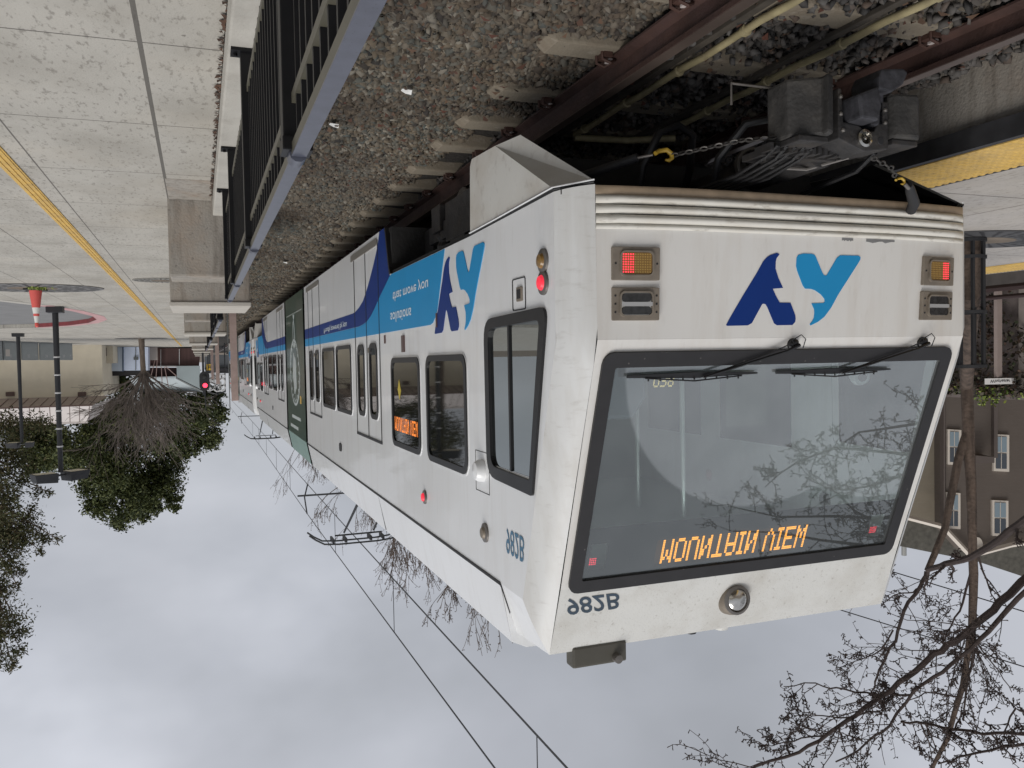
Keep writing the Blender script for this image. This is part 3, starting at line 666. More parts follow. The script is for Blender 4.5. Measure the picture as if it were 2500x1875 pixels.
    # wipers
    for pxp, ax_, bl, br in ((2.955, 2.42, 1.985, 2.76), (3.855, 3.31, 2.88, 3.665)):
        w = B(); w.lathe(Vector(WP(pxp, -.055, .0)), [(.03, 0), (.032, .02), (.018, .035), (.0, .036)], WN, 14)
        wp = w.build('wiper', black_rub, car, smooth=True)
        w = B().tube([WP(pxp+.02, -.06, .04), WP(pxp-.06, -.03, .045), WP(ax_, .10, .035)], [.010, .008, .006], 6)
        w.tube([WP(pxp, -.075, .03), WP(pxp-.14, -.02, .03), WP(ax_+.05, .085, .03)], .0035, 5); w.build('wiper_arm', black_rub, wp, smooth=True)
        w = B().prism([(bl, .086), ((bl+br)/2, .078), (br, .088), (br, .094), ((bl+br)/2, .108), (bl, .098)], WP, .012, .022)
        for k in range(9):
            x = bl+.12+(br-bl-.24)*k/8; w.box(WP(x-.004, .094, .018), WP(x+.004, .114, .03))
        w.tube([WP(bl+.1, .10, .026), WP((bl+br)/2, .119, .03), WP(br-.1, .10, .026)], .004, 5); w.build('wiper_blade', black_rub, wp)
        w = B().tube([WP(pxp+.0, -.05, .03), WP(pxp-.035, -.085, .04), WP(pxp+.01, -.115, .045), WP(pxp+.05, -.09, .04), WP(pxp+.055, -.04, .03)], .0028, 5); w.build('washer_hose', black_rub, wp)
    # ---- front lamps
    for side in (0, 1):
        cxp = 2.0015 if not side else 3.942
        for (zc, kind) in ((-.452, 'r'), (-.257, 'c')):
            sl_ = .095 if side else -.095
            yb_ = lambda a, b, h: (a, FL(cxp, zc)[1]-.004-h+sl_*(a-cxp)+.04*(b-zc), b)
            fr = B().prism(rrect(cxp-.124, zc-.080, cxp+.124, zc+.080, .006), yb_, -.03, .012)
            f = fr.build('tail_lamp' if kind == 'r' else 'headlight', lamp_frame, car, bevel=.003)
            B().ring(rrect(cxp-.088, zc-.062, cxp+.088, zc+.062, .025), rrect(cxp-.080, zc-.054, cxp+.080, zc+.054, .02), yb_, .012, .024).build('lens_rim', lamp_frame, f)
            for sx in (-.108, .108):
                for sz in ((0,) if kind == 'r' else (-.04, 0, .04)): B().lathe(yb_(cxp+sx, zc+sz, .012), [(.005, 0), (.005, .003), (0, .004)], (0, -1, 0), 8).build('screw', seam_m, f)
            if kind == 'r':
                B().prism(rrect(cxp-.080, zc-.054, cxp+.080, zc+.054, .02), yb_, .010, .018).build('amber_lens', amber, f, bevel=.003)
                q = B(); d = B(); xo = (cxp-.074) if not side else (cxp+.074-.058)
                for i in range(12):
                    for k in range(8):
                        x = cxp-.074+i*.0126; z = zc-.048+k*.0122
                        on = (x < cxp-.022) if not side else (x > cxp+.020)
                        (q if on else d).prism([(x, z), (x+.0068, z), (x+.0068, z+.0068), (x, z+.0068)], yb_, .0185, .0195)
                q.build('lit_led', red_led, f); d.build('unlit_led', pbr('amber_cell', (.42, .27, .08), .3), f)
            else:
                B().prism(rrect(cxp-.080, zc-.054, cxp+.080, zc+.054, .02), yb_, .010, .016).build('reflector', chrome, f)
                q = B().prism(rrect(cxp-.078, zc-.052, cxp+.078, zc-.010, .02), yb_, .016, .022); q.prism(rrect(cxp-.078, zc+.012, cxp+.078, zc+.052, .02), yb_, .016, .022); q.build('lens', lens, f, bevel=.003)
                B().prism([(cxp-.08, zc-.009), (cxp+.08, zc-.009), (cxp+.08, zc+.010), (cxp-.08, zc+.010)], yb_, .016, .026).build('lens_bar', lens_frost, f)
    # ---- brow lamp
    c0 = Vector(WP(2.935, 1.463, 0)); ax = Vector((-.25, -.97, .03)).normalized()
    lm = B().lathe(c0-Vector((0, -.05, 0))-Vector((-.03, 0, 0)), [(.108, 0), (.102, .045), (.092, .075), (.086, .085)], (0, -1, .0), 32).build('roof_headlight', lamp_frame, car, smooth=True)
    B().lathe(c0+Vector((.03, -.034, 0)), [(.088, 0), (.088, .012), (.072, .016), (.068, .004)], (0, -1, 0), 32).build('bezel', steel, lm, smooth=True)
    B().lathe(c0+Vector((.03, -.04, 0)), [(.068, 0), (.058, .012), (.036, .022), (0, .026)], (0, -1, 0), 32).build('reflector', chrome, lm, smooth=True)
    # rooftop antenna box and small bumps
    ab = B().box((1.93, 4.26, 1.64), (2.27, 4.36, 1.76)).build('roof_box', pbr('box_olive', (.09, .085, .07), .6, var=.2), car, bevel=.012)
    B().lathe((2.2, 4.27, 1.73), [(.028, 0), (.024, .05), (.0, .052)], (0, -1, 0), 16).build('horn', steel, ab, smooth=True)
    B().lathe((2.75, 4.33, 1.662), [(.035, 0), (.03, .02), (0, .032)], (0, 0, 1), 14).build('roof_stud', seam_m, car, smooth=True)
    B().lathe((2.96, 4.33, 1.662), [(.05, 0), (.045, .02), (0, .035)], (0, 0, 1), 14).build('roof_stud', white_top, car, smooth=True)
    # ---- numbers, logo
    if not rear:
        B().text('982B', lambda a, b, h: WP(a, b, h), 1.855, 1.318, width=.325, height=.105, shear=.28, h=.003, bold=.012).build('car_number', slate_txt, car)
        B().text('982B', lambda a, b, h: (XL-h, a, b), -4.575, .985, width=.285, height=.155, h=.003, bold=.012) if 0 else None
        B().text('982B', lambda a, b, h: (XL-h, 4.575-a, b), 0, .985, width=.29, height=.15, h=.003, bold=.005).build('car_number', blue_txt, car)
    logo_v = [(2.530, -.153), (2.551, -.190), (2.620, -.299), (2.697, -.414), (2.735, -.478), (2.757, -.500), (2.780, -.513), (2.819, -.524), (2.835, -.517), (2.818, -.497), (2.814, -.480), (2.815, -.443), (2.836, -.396), (2.869, -.345), (2.805, -.340), (2.829, -.301), (2.854, -.269), (2.923, -.268), (2.958, -.205), (2.963, -.185), (2.961, -.168), (2.944, -.152), (2.846, -.151), (2.827, -.161), (2.777, -.247), (2.766, -.260), (2.754, -.263), (2.744, -.260), (2.687, -.163), (2.662, -.151), (2.538, -.149)]
    logo_a = [(2.945, -.483), (2.945, -.503), (2.954, -.517), (2.987, -.525), (3.040, -.525), (3.057, -.521), (3.067, -.512), (3.119, -.427), (3.130, -.416), (3.140, -.413), (3.148, -.416), (3.208, -.508), (3.229, -.522), (3.353, -.523), (3.367, -.515), (3.367, -.503), (3.353, -.481), (3.234, -.315), (3.192, -.244), (3.151, -.195), (3.110, -.168), (3.063, -.149), (3.058, -.157), (3.072, -.172), (3.081, -.189), (3.083, -.212), (3.081, -.233), (3.060, -.266), (3.138, -.269), (3.146, -.275), (3.144, -.290), (3.118, -.314), (3.078, -.335), (3.050, -.342), (3.012, -.343), (2.998, -.357), (2.992, -.366), (2.954, -.435), (2.945, -.46)]
    fl_ = lambda a, b, h: (a, 3.63-.055*((b+.085)/-.515)-h, b)
    lg = B().prism(logo_v, fl_, .0005, .0028).build('logo', blue, car)
    B().prism(logo_a, fl_, .0005, .0028).build('logo_half', cyan, lg)
    # side logo: the same outline on the side wall
    def sd_(a, b, h): return (XL-h, 6.05-(a-2.53)*1.42, -.20+(b+.15)*1.40)
    for sgn in (1,):
        lg = B().prism(logo_v, lambda a, b, h: sd_(a, b, h), .001, .005).build('side_logo', blue, car)
        B().prism(logo_a, lambda a, b, h: sd_(a, b, h), .001, .005).build('logo_half', cyan, lg)
    # ---- livery bands on both sides
    for sd in (0, 1):
        mp = SR if sd else SL
        cy_ = [(6.178, -.272), (6.10, -.285), (6.03, -.325), (5.966, -.381), (5.744, -.792), (7.50, -.792), (7.56, -.785), (7.80, -.705), (8.05, -.625), (8.31, -.53), (8.52, -.465), (8.74, -.42), (8.95, -.40), (9.2, -.388), (14.2, -.39), (14.2, -.273)]
        bd = B().prism(cy_, mp, .0005, .0025).build('cyan_band', cyan, car)
        db = [(14.2, -.393), (9.2, -.391), (8.95, -.403), (8.74, -.423), (8.52, -.468), (8.31, -.533), (8.05, -.628), (7.80, -.708), (7.575, -.783), (7.60, -.845), (7.76, -1.248), (7.99, -1.248), (8.1, -1.115), (8.32, -.965), (8.54, -.835), (8.765, -.718), (8.93, -.65), (9.16, -.597), (9.42, -.56), (9.6, -.553), (14.2, -.553)]
        B().prism(db, mp, .0005, .0025).build('dark_band', blue, bd)
    if not rear:
        tx = lambda a, b, h: (XL-h, 7.6-a, b)
        B().text('solutions', tx, .03, -.445, width=.80, height=.095, h=.0045, bold=.01).build('slogan', pale_txt, car)
        B().text('that move you', tx, .14, -.648, width=1.25, height=.11, h=.0045, bold=.01).build('slogan', pale_txt, car)
        B().text('facebook.com/scvta', lambda a, b, h: (XL-h, 11.95-a, b), 0, -.50, width=1.9, height=.085, h=.0045, bold=.01) if 0 else None
        B().text('Proudly powered by you', lambda a, b, h: (XL-h, 11.93-a, b), 0, -.50, width=1.93, height=.09, h=.0045, bold=.01).build('slogan', pale_txt, car)
    # ---- side windows
    def win(y0, y1, z0, z1, r, name='side_window', mps=(SL, SR), frame=.045):
        for mp in mps:
            o_ = rrect(y0, z0, y1, z1, r, 5); i_ = rrect(y0+frame, z0+frame, y1-frame, z1-frame, max(.01, r-frame*.6), 5)
            w = B().ring(o_, i_, mp, .0, .014).build(name, black_rub, car, bevel=0)
            B().prism(i_, mp, .001, .004).build('window_pane', side_glass if (mp is SR and y1 < 8 and not rear) else pane, w)
            B().ring(rrect(y0-.012, z0-.012, y1+.012, z1+.012, r+.012, 5), o_, mp, 0, .005).build('window_trim', white, w)
    win(5.275, 6.315, -.04, .77, .10); win(6.525, 7.575, -.032, .765, .10)
    win(9.73, 10.86, -.205, .62, .10); win(11.0, 12.15, -.20, .625, .10)
    for y0, y1 in ((8.21, 8.62), (8.895, 9.30), (12.50, 12.94), (13.20, 13.65)): win(y0, y1, -.19, .585, .12, 'door_window', frame=.05)
    # cab window: trapezoid with real opening on the platform side seen
    to = [(3.90, -.262), (4.80, -.262), (4.86, -.20), (4.85, .60), (4.80, .68), (4.66, .70), (4.16, .712)]
    ti = [(3.985, -.205), (4.76, -.205), (4.795, -.17), (4.785, .58), (4.75, .63), (4.64, .645), (4.155, .65)]
    to2 = [(3.905, -.285), (4.79, -.275), (4.87, -.19), (4.86, .58), (4.79, .675), (4.66, .69), (4.135, .73)]
    def rp(cs):
        res = []; n = len(cs)
        for i, (y, z, r) in enumerate(cs):
            p = Vector((y, z)); a = (Vector(cs[i-1][:2])-p).normalized(); b = (Vector(cs[(i+1) % n][:2])-p).normalized()
            for k in range(6):
                t = k/5; P0 = p+a*r; P2 = p+b*r; q = P0*(1-t)**2+p*2*t*(1-t)+P2*t*t; res.append((q.x, q.y))
        return res
    to = rp([(3.885, -.265, .09), (4.875, -.245, .14), (4.865, .715, .15), (4.125, .735, .02)]); ti = rp([(3.975, -.200, .05), (4.80, -.185, .08), (4.79, .645, .09), (4.160, .655, .015)])
    for mp in (SL, SR):
        w = B().ring(to, ti, mp, -.002, .016).build('cab_window', black_rub, car)
        if mp is SL:
            B().prism(ti, mp, -.006, -.002).build('window_pane', cab_glass, w)
            B().box(SL(4.45, -.20, -.006), SL(4.475, .64, .008)).build('sliding_rail', black_rub, w)
        else: B().prism(ti, mp, -.006, -.002).build('window_pane', side_glass, w)
    # ---- doors: leaf seams, door header, guide vents
    for (ya, yb2, ym) in ((8.095, 9.435, 8.76), (12.375, 13.70, 13.16)):
        for mp in (SL, SR):
            m = B()
            for y in (ya, ym, yb2): m.prism([(y-.009, -1.19), (y+.009, -1.19), (y+.009, .79), (y-.009, .79)], mp, .002, .006)
            m.prism([(ya-.02, .785), (yb2+.02, .785), (yb2+.02, .812), (ya-.02, .812)], mp, .002, .008)
            d = m.build('door', seam_m, car)
            m = B().prism(rrect(ya+.02, -1.205, yb2-.0+.15, -1.135, .02), mp, .001, .012); m.build('door_sill', pbr('sill_alu', (.30, .28, .25), .4, metal=.5), d)
            m = B().lathe(mp(ym+(-.10), -.12, 0), [(.028, 0), (.028, .01), (0, .012)], (-1 if mp is SL else 1, 0, 0), 14); m.build('door_button', lamp_frame, d)
    # ---- small side fittings (left side, as seen)
    for (y, z, mt, r) in ((3.935, -.497, amber, .052), (3.938, -.386, red_dim, .052), (6.455, 1.086, red_dim, .045), (4.954, 1.088, lamp_frame, .05)):
        for mp, dx in ((SL, -1), (SR, 1)):
            yy = y
            w = B().lathe(mp(yy, z, 0), [(r+.012, 0), (r+.010, .012), (r, .016)], (dx, 0, 0), 20).build('marker_light', steel, car, smooth=True)
            B().lathe(mp(yy, z, .014), [(r*.8, 0), (r*.62, .016), (0, .022)], (dx, 0, 0), 18).build('lens', mt, w, smooth=True)
    h_ = B().ring(rrect(4.192, -.445, 4.392, -.268, .015), rrect(4.198, -.439, 4.386, -.274, .012), SL, 0, .004).build('side_hatch', seam_m, car)
    B().prism(rrect(4.235, -.395, 4.315, -.315, .006), SL, .0, .010).build('hatch_lock', lamp_frame, h_, bevel=.003)
    B().prism(rrect(4.25, -.38, 4.30, -.33, .004), SL, .010, .013).build('keyhole', seam_m, h_)
    bl = B(); bl.lathe((XL, 4.99, .70), [(.072, 0), (.07, .03), (.055, .055), (0, .065)], (-1, 0, 0), 20); bl.build('side_camera', white, car, smooth=True)
    B().ring(rrect(4.86, .58, 5.13, .84, .004), rrect(4.864, .584, 5.126, .836, .004), SL, 0, .002).build('access_panel', seam_m, car)
    for (y, z0, z1, w_) in ((7.08, -.222, -.078, .045), (5.975, -.35, -.245, .012), (7.83, -.25, -.17, .012)):
        B().prism([(y-w_, z0), (y+w_, z0), (y+w_, z1), (y-w_, z1)], SL, 0, .014).build('reflector_strip', pbr('brown_reflector', (.10, .06, .055), .4), car, bevel=.003)
    for y in (10.70,):
        B().prism(rrect(y-.09, 1.03, y+.09, 1.13, .04), SL, 0, .01).build('vent_slot', seam_m, car)
    # side LED repeat sign behind the upper pane
    if not rear: led_text(B(), 'MOUNTAIN VIEW', lambda a, b, h: (XL-.006-h, 7.50-a, b), .02, .86, .50, .625, 'side_led_letters', red_dim if 0 else orange_dim, car)
    # diamond sticker in the second pane
    if not rear:
        B().prism([(7.27, .16), (7.21, .25), (7.27, .34), (7.33, .25)], SL, .005, .007).build('warning_diamond', pbr('sticker_yellow', (.55, .42, .04), .5), car)
    # ---- cab interior
    ci = B(); ci.box((XL+.03, 7.7, -.8), (XR-.03, 7.75, 1.3)); bk = ci.build('cab_bulkhead', pbr('cab_lining', (.52, .55, .54), .6), car)
    B().box((2.75, 7.66, -.1), (3.25, 7.698, .78)).build('bulkhead_window', pbr('bulkhead_pane_glow', (.6, .62, .55), .4, emit=(.75, .8, .68), estr=.25), bk)  # pane emits a faint glow in place of daylight through it
    B().box((XL+.04, 4.5, 1.25), (XR-.04, 7.7, 1.30)).build('cab_ceiling', pbr('cab_lining', (.5, .5, .5)), car)
    if not rear: B().box((2.7, 4.5, 1.23), (3.6, 5.0, 1.248)).build('cab_fill_light', pbr('cab_fill_glow', (.8, .8, .8), .5, emit=(.92, 1, .98), estr=2.8), car)  # added glow, out of sight behind the tinted band, to brighten the cab
    B().box((XL+.05, 3.78, -.35), (XR-.05, 4.35, -.05)).build('dashboard', pbr('dash_grey', (.10, .12, .13), .6), car, bevel=.03)
    B().box((2.25, 4.0, -.06), (2.8, 4.3, .12)).build('console', pbr('dash_grey', (.10, .12, .13), .6), car, bevel=.03)
    st = B().box((2.55, 5.0, -.45), (3.1, 5.45, -.32)).build('driver_seat', pbr('seat_grey', (.12, .14, .16), .8), car, bevel=.04)
    B().prism([(2.58, -.35), (3.07, -.35), (3.12, .30), (3.02, .46), (2.63, .46), (2.53, .30)], lambda a, b, h: (a, 5.45+h+.1*b, b), 0, .12).build('backrest', pbr('seat_grey', (.12, .14, .16), .8), st, bevel=.03)
    gp = B()
    for x, y in ((2.35, 5.9), (2.72, 6.2), (3.38, 6.1), (3.5, 5.6)): gp.tube([(x, y, -.8), (x, y, 1.25)], .02, 8)
    gp.build('grab_poles', pbr('pole_pale', (.6, .64, .62), .3, metal=.3), car)
    dm = B().lathe((3.66, 3.92, .13), [(.055, 0), (.06, .03), (.045, .07), (0, .08)], (-.35, -.8, .2), 20).build('dash_camera', pbr('cam_white', (.75, .78, .8), .3), car, smooth=True)
    B().lathe(Vector((3.66, 3.92, .13))+Vector((-.35, -.8, .2)).normalized()*.075, [(.026, 0), (.024, .006), (0, .008)], (-.35, -.8, .2), 16).build('camera_lens', seam_m, dm, smooth=True)
    return tf
def led_text(m, s, mp, x0, x1, z0, z1, name, mat, parent, cols=5):
    G = {'M': ['10001', '11011', '10101', '10101', '10001', '10001', '10001'], 'O': ['01110', '10001', '10001', '10001', '10001', '10001', '01110'],
         'U': ['10001', '10001', '10001', '10001', '10001', '10001', '01110'], 'N': ['10001', '11001', '11001', '10101', '10011', '10011', '10001'],
         'T': ['11111', '00100', '00100', '00100', '00100', '00100', '00100'], 'A': ['01110', '10001', '10001', '11111', '10001', '10001', '10001'],
         'I': ['01110', '00100', '00100', '00100', '00100', '00100', '01110'], 'V': ['10001', '10001', '10001', '10001', '10001', '01010', '00100'],
         'E': ['11111', '10000', '10000', '11110', '10000', '10000', '11111'], 'W': ['10001', '10001', '10001', '10101', '10101', '11011', '10001'],
         '0': ['01110', '10001', '10001', '10001', '10001', '10001', '01110'], '3': ['11110', '00001', '00001', '01110', '00001', '00001', '11110'],
         '8': ['01110', '10001', '10001', '01110', '10001', '10001', '01110']}
    tot = sum(3 if c in ' ' else (4 if c == 'I' else 6) for c in s)-1; dx = (x1-x0)/tot; dz = (z1-z0)/7; x = x0
    for c in s:
        if c == ' ': x += 3*dx; continue
        g = G[c]; cc = range(1, 4) if c == 'I' else range(5)
        for r_ in range(7):
            for k, col in enumerate(cc):
                if g[r_][col] == '1':
                    a0 = x+k*dx; b0 = z1-(r_+1)*dz
                    for i in range(2):
                        for j in range(2):
                            u = a0+dx*(.04+.5*i); w = b0+dz*(.04+.5*j); m.quad(*[mp(u+p*dx*.42, w+q*dz*.40, 0) for p, q in ((0, 0), (1, 0), (1, 1), (0, 1))])
        x += (4 if c == 'I' else 6)*dx
    return m.build(name, mat, parent)
orange_dim = pbr('orange_led_side', (.5, .15, .02), .4, emit=(1, .25, .03), estr=.9)
car = empty('light_rail_train', (CXT, 3.6, -1.70), 'white light rail train car with large windscreen and blue logo, nearest the camera', 'train', 'light rail cars coupled in a row')
cab_section(car); cab_section(car, True)
# ---- articulated middle section
for (ya, yb_) in ((14.2, 14.43), (17.43, 17.66)):
    m = MB()
    for k in range(4):
        y = ya+.02+(yb_-ya-.04)*k/4; m.box((XL+.05, y, -1.2), (XR-.05, y+.035, 1.62))
    m.box((XL+.09, ya, -1.2), (XR-.09, yb_, 1.6)); m.build('gangway_bellows', black_rub, car)
m = MB()
for mm in (lambda p: p, mirx):
    m.quad(*[mm(p) for p in ((XL, 14.43, -1.25), (XL, 17.43, -1.25), (XL, 17.43, 1.346), (XL, 14.43, 1.346))])
m.box((XL+.02, 14.45, -1.24), (XR-.02, 17.41, -1.2)); ms = m.build('middle_section', green, car)
m = MB()
for mm in (lambda p: p, mirx):
    m.quad(*[mm(p) for p in ((XL, 14.43, 1.346), (XL, 17.43, 1.346), (XL+.075, 17.43, 1.72), (XL+.075, 14.43, 1.72))]); m.quad(*[mm(p) for p in ((XL+.075, 14.43, 1.72), (XL+.075, 17.43, 1.72), (CXT, 17.43, 1.78), (CXT, 14.43, 1.78))])
m.build('middle_roof', green_l, ms)
m = MB(); c = (15.95, .17)
pts = [(c[0]+.80*cos(t), c[1]+.62*sin(t)) for t in [2*pi*k/40 for k in range(40)]]; m.ring(pts, inset(pts, .045), SL, .001, .004)
for k in range(20):
    t = 2*pi*k/20; y, z = c[0]+.69*cos(t), c[1]+.53*sin(t); m.prism([(y-.03, z-.02), (y+.03, z-.02), (y, z+.035)], SL, .001, .004)
m.prism([(c[0]-.35, -.95), (c[0]+.30, -.95), (c[0]+.18, -.30), (c[0]-.20, -.30)], SL, .001, .004) if 0 else None
m.prism([(c[0]+.28*cos(t)*(1+.12*cos(5*t)), c[1]+.02+.36*sin(t)*(1+.12*cos(5*t))) for t in [2*pi*k/30 for k in range(30)]], SL, .001, .004)
pts = [(c[0]+.16*cos(t), -.55+.27*sin(t)) for t in [2*pi*k/20 for k in range(20)]]; m.ring(pts, inset(pts, .05), SL, .001, .004)
m.prism([(c[0]-.12, -.90), (c[0]+.12, -.90), (c[0], -.78)], SL, .001, .004); m.prism([(15.2, .98), (16.6, .98), (16.6, 1.04), (15.2, 1.04)], SL, .001, .004); m.prism([(15.6, 1.17), (16.9, 1.17), (16.9, 1.23), (15.6, 1.23)], SL, .001, .004)
m.build('wrap_emblem', sticker, ms)
MB().prism([(14.6, -.93), (17.2, -.93), (17.2, -.915), (14.6, -.915)], SL, .001, .006).build('trim_line', pbr('trim_pale', (.3, .33, .3), .4), ms)
MB().prism(rrect(15.0, .58, 15.16, .72, .02), SL, .001, .006).build('yellow_label', yellow_m, ms)
# ---- pantograph
pg = MB().box((2.35, 13.2, 1.79), (3.6, 14.15, 1.86)).build('pantograph', dark_grey, car)
m = MB()
for x in (2.45, 3.5): m.tube([(x, 13.35, 1.86), ((x+CXT)/2, 15.55, 2.6), (CXT-.35 if x < 3 else CXT+.25, 16.85, 3.42)], [.03, .028, .02], 8)
m.tube([(2.45, 13.4, 1.86), (3.5, 13.4, 1.86)], .03, 8); m.tube([(2.72, 15.55, 2.6), (3.24, 15.55, 2.6)], .022, 6)
m.tube([(2.95, 13.3, 1.86), (2.95, 15.5, 2.55)], .018, 6); m.build('pantograph_arm', seam_m, pg, smooth=True)
m = MB()
for y in (16.72, 17.06): m.tube([(1.93, y-.03, 3.40), (2.05, y, 3.50), (2.22, y, 3.60), (2.5, y, 3.625), (3.3, y, 3.625), (3.58, y, 3.60), (3.75, y, 3.5), (3.85, y, 3.4)], .019, 6)
for x in (2.4, 2.65, 3.15, 3.4): m.box((x-.02, 16.7, 3.52), (x+.02, 17.08, 3.60))
m.tube([(2.45, 16.88, 3.48), (3.4, 16.88, 3.48)], .018, 6); m.build('collector_head', seam_m, pg, smooth=True)
# ---- bogies, wheels
def bogie(yc):
    b = MB()
    for sx in (-1, 1):
        x = CXT+sx*.95
        b.box((x-.07, yc-.95, -1.18), (x+.07, yc+.95, -1.03)); b.box((x-.09, yc-.35, -1.30), (x+.09, yc+.35, -.98)); b.box((x-.10, yc-.2, -.98), (x+.10, yc+.2, -.84))
        for dy in (-.62, .62):
            b.box((x-.10, yc+dy-.13, -1.32), (x+.10, yc+dy+.13, -1.10)); b.lathe((x, yc+dy, -1.10), [(.08, 0), (.09, .04), (.07, .08), (.09, .12), (.07, .18)], (0, 0, 1), 14)
        b.prism([(yc-.86, -1.30), (yc-.80, -1.43), (yc-.70, -1.43), (yc-.72, -1.25), (yc-.55, -1.05), (yc-.80, -1.02)], lambda a, c_, h: (x-.04+h+sx*.06, a, c_), -.02, .05)
    for dy in (-.62, .62): b.tube([(CXT-.8, yc+dy, -1.19), (CXT+.8, yc+dy, -1.19)], .07, 10)
    o = b.build('bogie', iron, car, bevel=.008)
    for sx in (-1, 1):
        for dy in (-.62, .62): MB().lathe((CXT+sx*.7525-.065*sx, yc+dy, -1.19), [(.33, 0), (.335, .02), (.31, .03), (.305, .12), (.22, .125), (.2, .09), (.1, .1), (.08, .14)], (sx, 0, 0), 28).build('wheel', steel if sx < 0 else iron, o, smooth=True)
bogie(6.35); bogie(15.93); bogie(YM-6.35)
m = MB(); m.box((1.9, 5.2, -1.1), (4.0, 5.25, -.83)); m.box((2.0, 7.3, -1.2), (3.95, 7.6, -.83)); m.box((XL+.06, 24.6, -1.1), (XR-.06, 25, -.82)); m.build('equipment_box', dark_grey, car)
# ---- coupler, chains, hoses under the nose
cp = MB()
cp.tube([(CXT-.02, 5.0, -1.02), (CXT-.03, 3.75, -1.03)], [.085, .07], 14); cp.tube([(CXT-.03, 3.95, -1.03), (CXT-.03, 3.40, -1.04)], .11, 16)
cp.box((CXT-.21, 3.30, -1.13), (CXT+.16, 3.42, -.985)); cpo = cp.build('coupler', iron, car, smooth=True)
yf = 3.17
fc = MB(); y3 = lambda a, b, h: (a, yf-h, b)
fc.prism([(2.835, -1.24), (2.855, -1.24), (2.865, -1.085), (2.955, -1.075), (3.0, -1.05), (3.05, -1.055), (3.075, -1.10), (3.08, -1.20), (3.135, -1.20), (3.135, -.975), (2.99, -.955), (2.835, -1.005)], y3, -.14, .02)
fc.build('coupler_face', iron, cpo, bevel=.006)
q = MB().prism([(2.875, -1.19), (2.99, -1.235), (3.01, -1.15), (2.99, -1.075), (2.89, -1.082)], y3, -.02, .11)
q.build('coupling_wedge', pbr('coupler_light', (.055, .055, .062), .5, metal=.3, var=.35, vscale=25, bump=.2), cpo, bevel=.012)
q = MB().prism([(3.02, -1.235), (3.10, -1.225), (3.17, -1.27), (3.20, -1.33), (3.17, -1.345), (3.04, -1.33), (3.02, -1.29)], y3, -.10, .08); q.box((3.03, yf-.02, -1.25), (3.11, yf+.1, -1.08)); q.build('guide_horn', MATS['coupler_light'], cpo, bevel=.010)
for x0, x1, zt, zb in ((2.60, 2.785, -1.01, -1.28), (3.150, 3.33, -1.03, -1.24)):
    q = MB(); ar = [(x0, yf+.05), (x0+.13, yf-.03), (x1-.07, yf-.09), (x1-.015, yf-.06), (x1, yf+.0), (x1, yf+.2), (x0, yf+.2)] if x0 < 3 else [(x0, yf-.0), (x0+.02, yf-.04), (x1-.05, yf-.06), (x1, yf-.02), (x1+.01, yf+.2), (x0, yf+.2)]
    q.prism(ar, lambda a, b, h: (a, b, h), zb, zt); bx = q.build('electric_head', pbr('coupler_box', (.038, .036, .034), .7, var=.35, vscale=10, bump=.3, bscale=40, dirt=[((.09, .08, .065), 5, .5, .75, .5, A1)]), cpo, bevel=.014)
    MB().box((x0+.01, yf-.02, zt+.002), (x1-.01, yf+.26, zt+.03)).build('head_cover', iron, bx, bevel=.006)
for (x, z) in ((2.86, -1.045), (3.115, -1.10), (3.115, -1.16), (2.848, -1.12), (2.848, -1.2)):
    MB().lathe((x, yf-.018, z), [(.011, 0), (.011, .008), (.004, .012), (0, .012)], (0, -1, 0), 6).build('bolt', steel, cpo)
for k in range(5):
    x = 2.58+.05*k; MB().tube([(x, 3.26, -.985), (x+.01, 3.36, -.955+.01*(k % 2)), (x-.03, 3.55, -.90), (x-.1, 3.9, -.87)], .010, 7).build('control_cable', black_rub, cpo, smooth=True)
MB().tube([(3.2, 3.3, -1.0), (3.22, 3.45, -.94), (3.15, 3.8, -.88)], .013, 7).build('control_cable', black_rub, cpo, smooth=True)
MB().tube([(3.05, 3.32, -.97), (2.9, 3.45, -.93), (2.7, 3.5, -.94), (2.62, 3.42, -.96)], .009, 7).build('control_cable', steel, cpo, smooth=True)
MB().lathe((2.985, yf-.02, -1.015), [(.042, 0), (.042, .012), (.030, .016), (.026, -.01), (.010, -.012), (.008, .012), (0, .014)], (0, -1, 0), 20).build('centre_pin', chrome, cpo, smooth=True)
MB().lathe((3.088, yf-.018, -1.012), [(.020, 0), (.018, .004), (0, .0045)], (0, -1, 0), 14).build('pin_hole', seam_m, cpo)
MB().tube([(2.66, 3.41, -1.303), (2.427, 3.41, -1.303), (2.427, 3.41, -1.20)], .007, 4).build('coupler_bracket', steel, cpo); MB().box((2.55, 3.35, -.985), (3.0, 3.5, -.955)).build('mounting_plate', iron, cpo)
q = MB()
for k in range(14): q.box((2.55+.035*k, 3.28, -1.0-.004*(k % 3)), (2.57+.035*k, 3.40, -.965+.006*(k % 2)))
q.build('worn_plates', iron, cpo)
def chain(pts, name='safety_chain', hook_at=None, tail=None):
    P = [Vector(p) for p in pts]; seg = []; tot = sum((P[i+1]-P[i]).length for i in range(len(P)-1)); n = int(tot/.036)
    def atl(s):
        for i in range(len(P)-1):
            l_ = (P[i+1]-P[i]).length
            if s <= l_ or i == len(P)-2: return P[i]+(P[i+1]-P[i])*min(1, s/l_), (P[i+1]-P[i]).normalized()
            s -= l_
    m = MB()
    for k in range(n):
        c_, d = atl((k+.5)*tot/n); u = d.orthogonal().normalized(); v = d.cross(u)
        if k % 2: u, v = v, u
        lp_ = [c_+d*(.019*cos(t))+u*(.011*sin(t)) for t in [2*pi*j/10 for j in range(10)]]
        m.tube(lp_, .0048, 5, closed=True)
    return m.build(name, pbr('chain_grey', (.07, .065, .06), .5, metal=.5, var=.3, vscale=30), car, smooth=True)
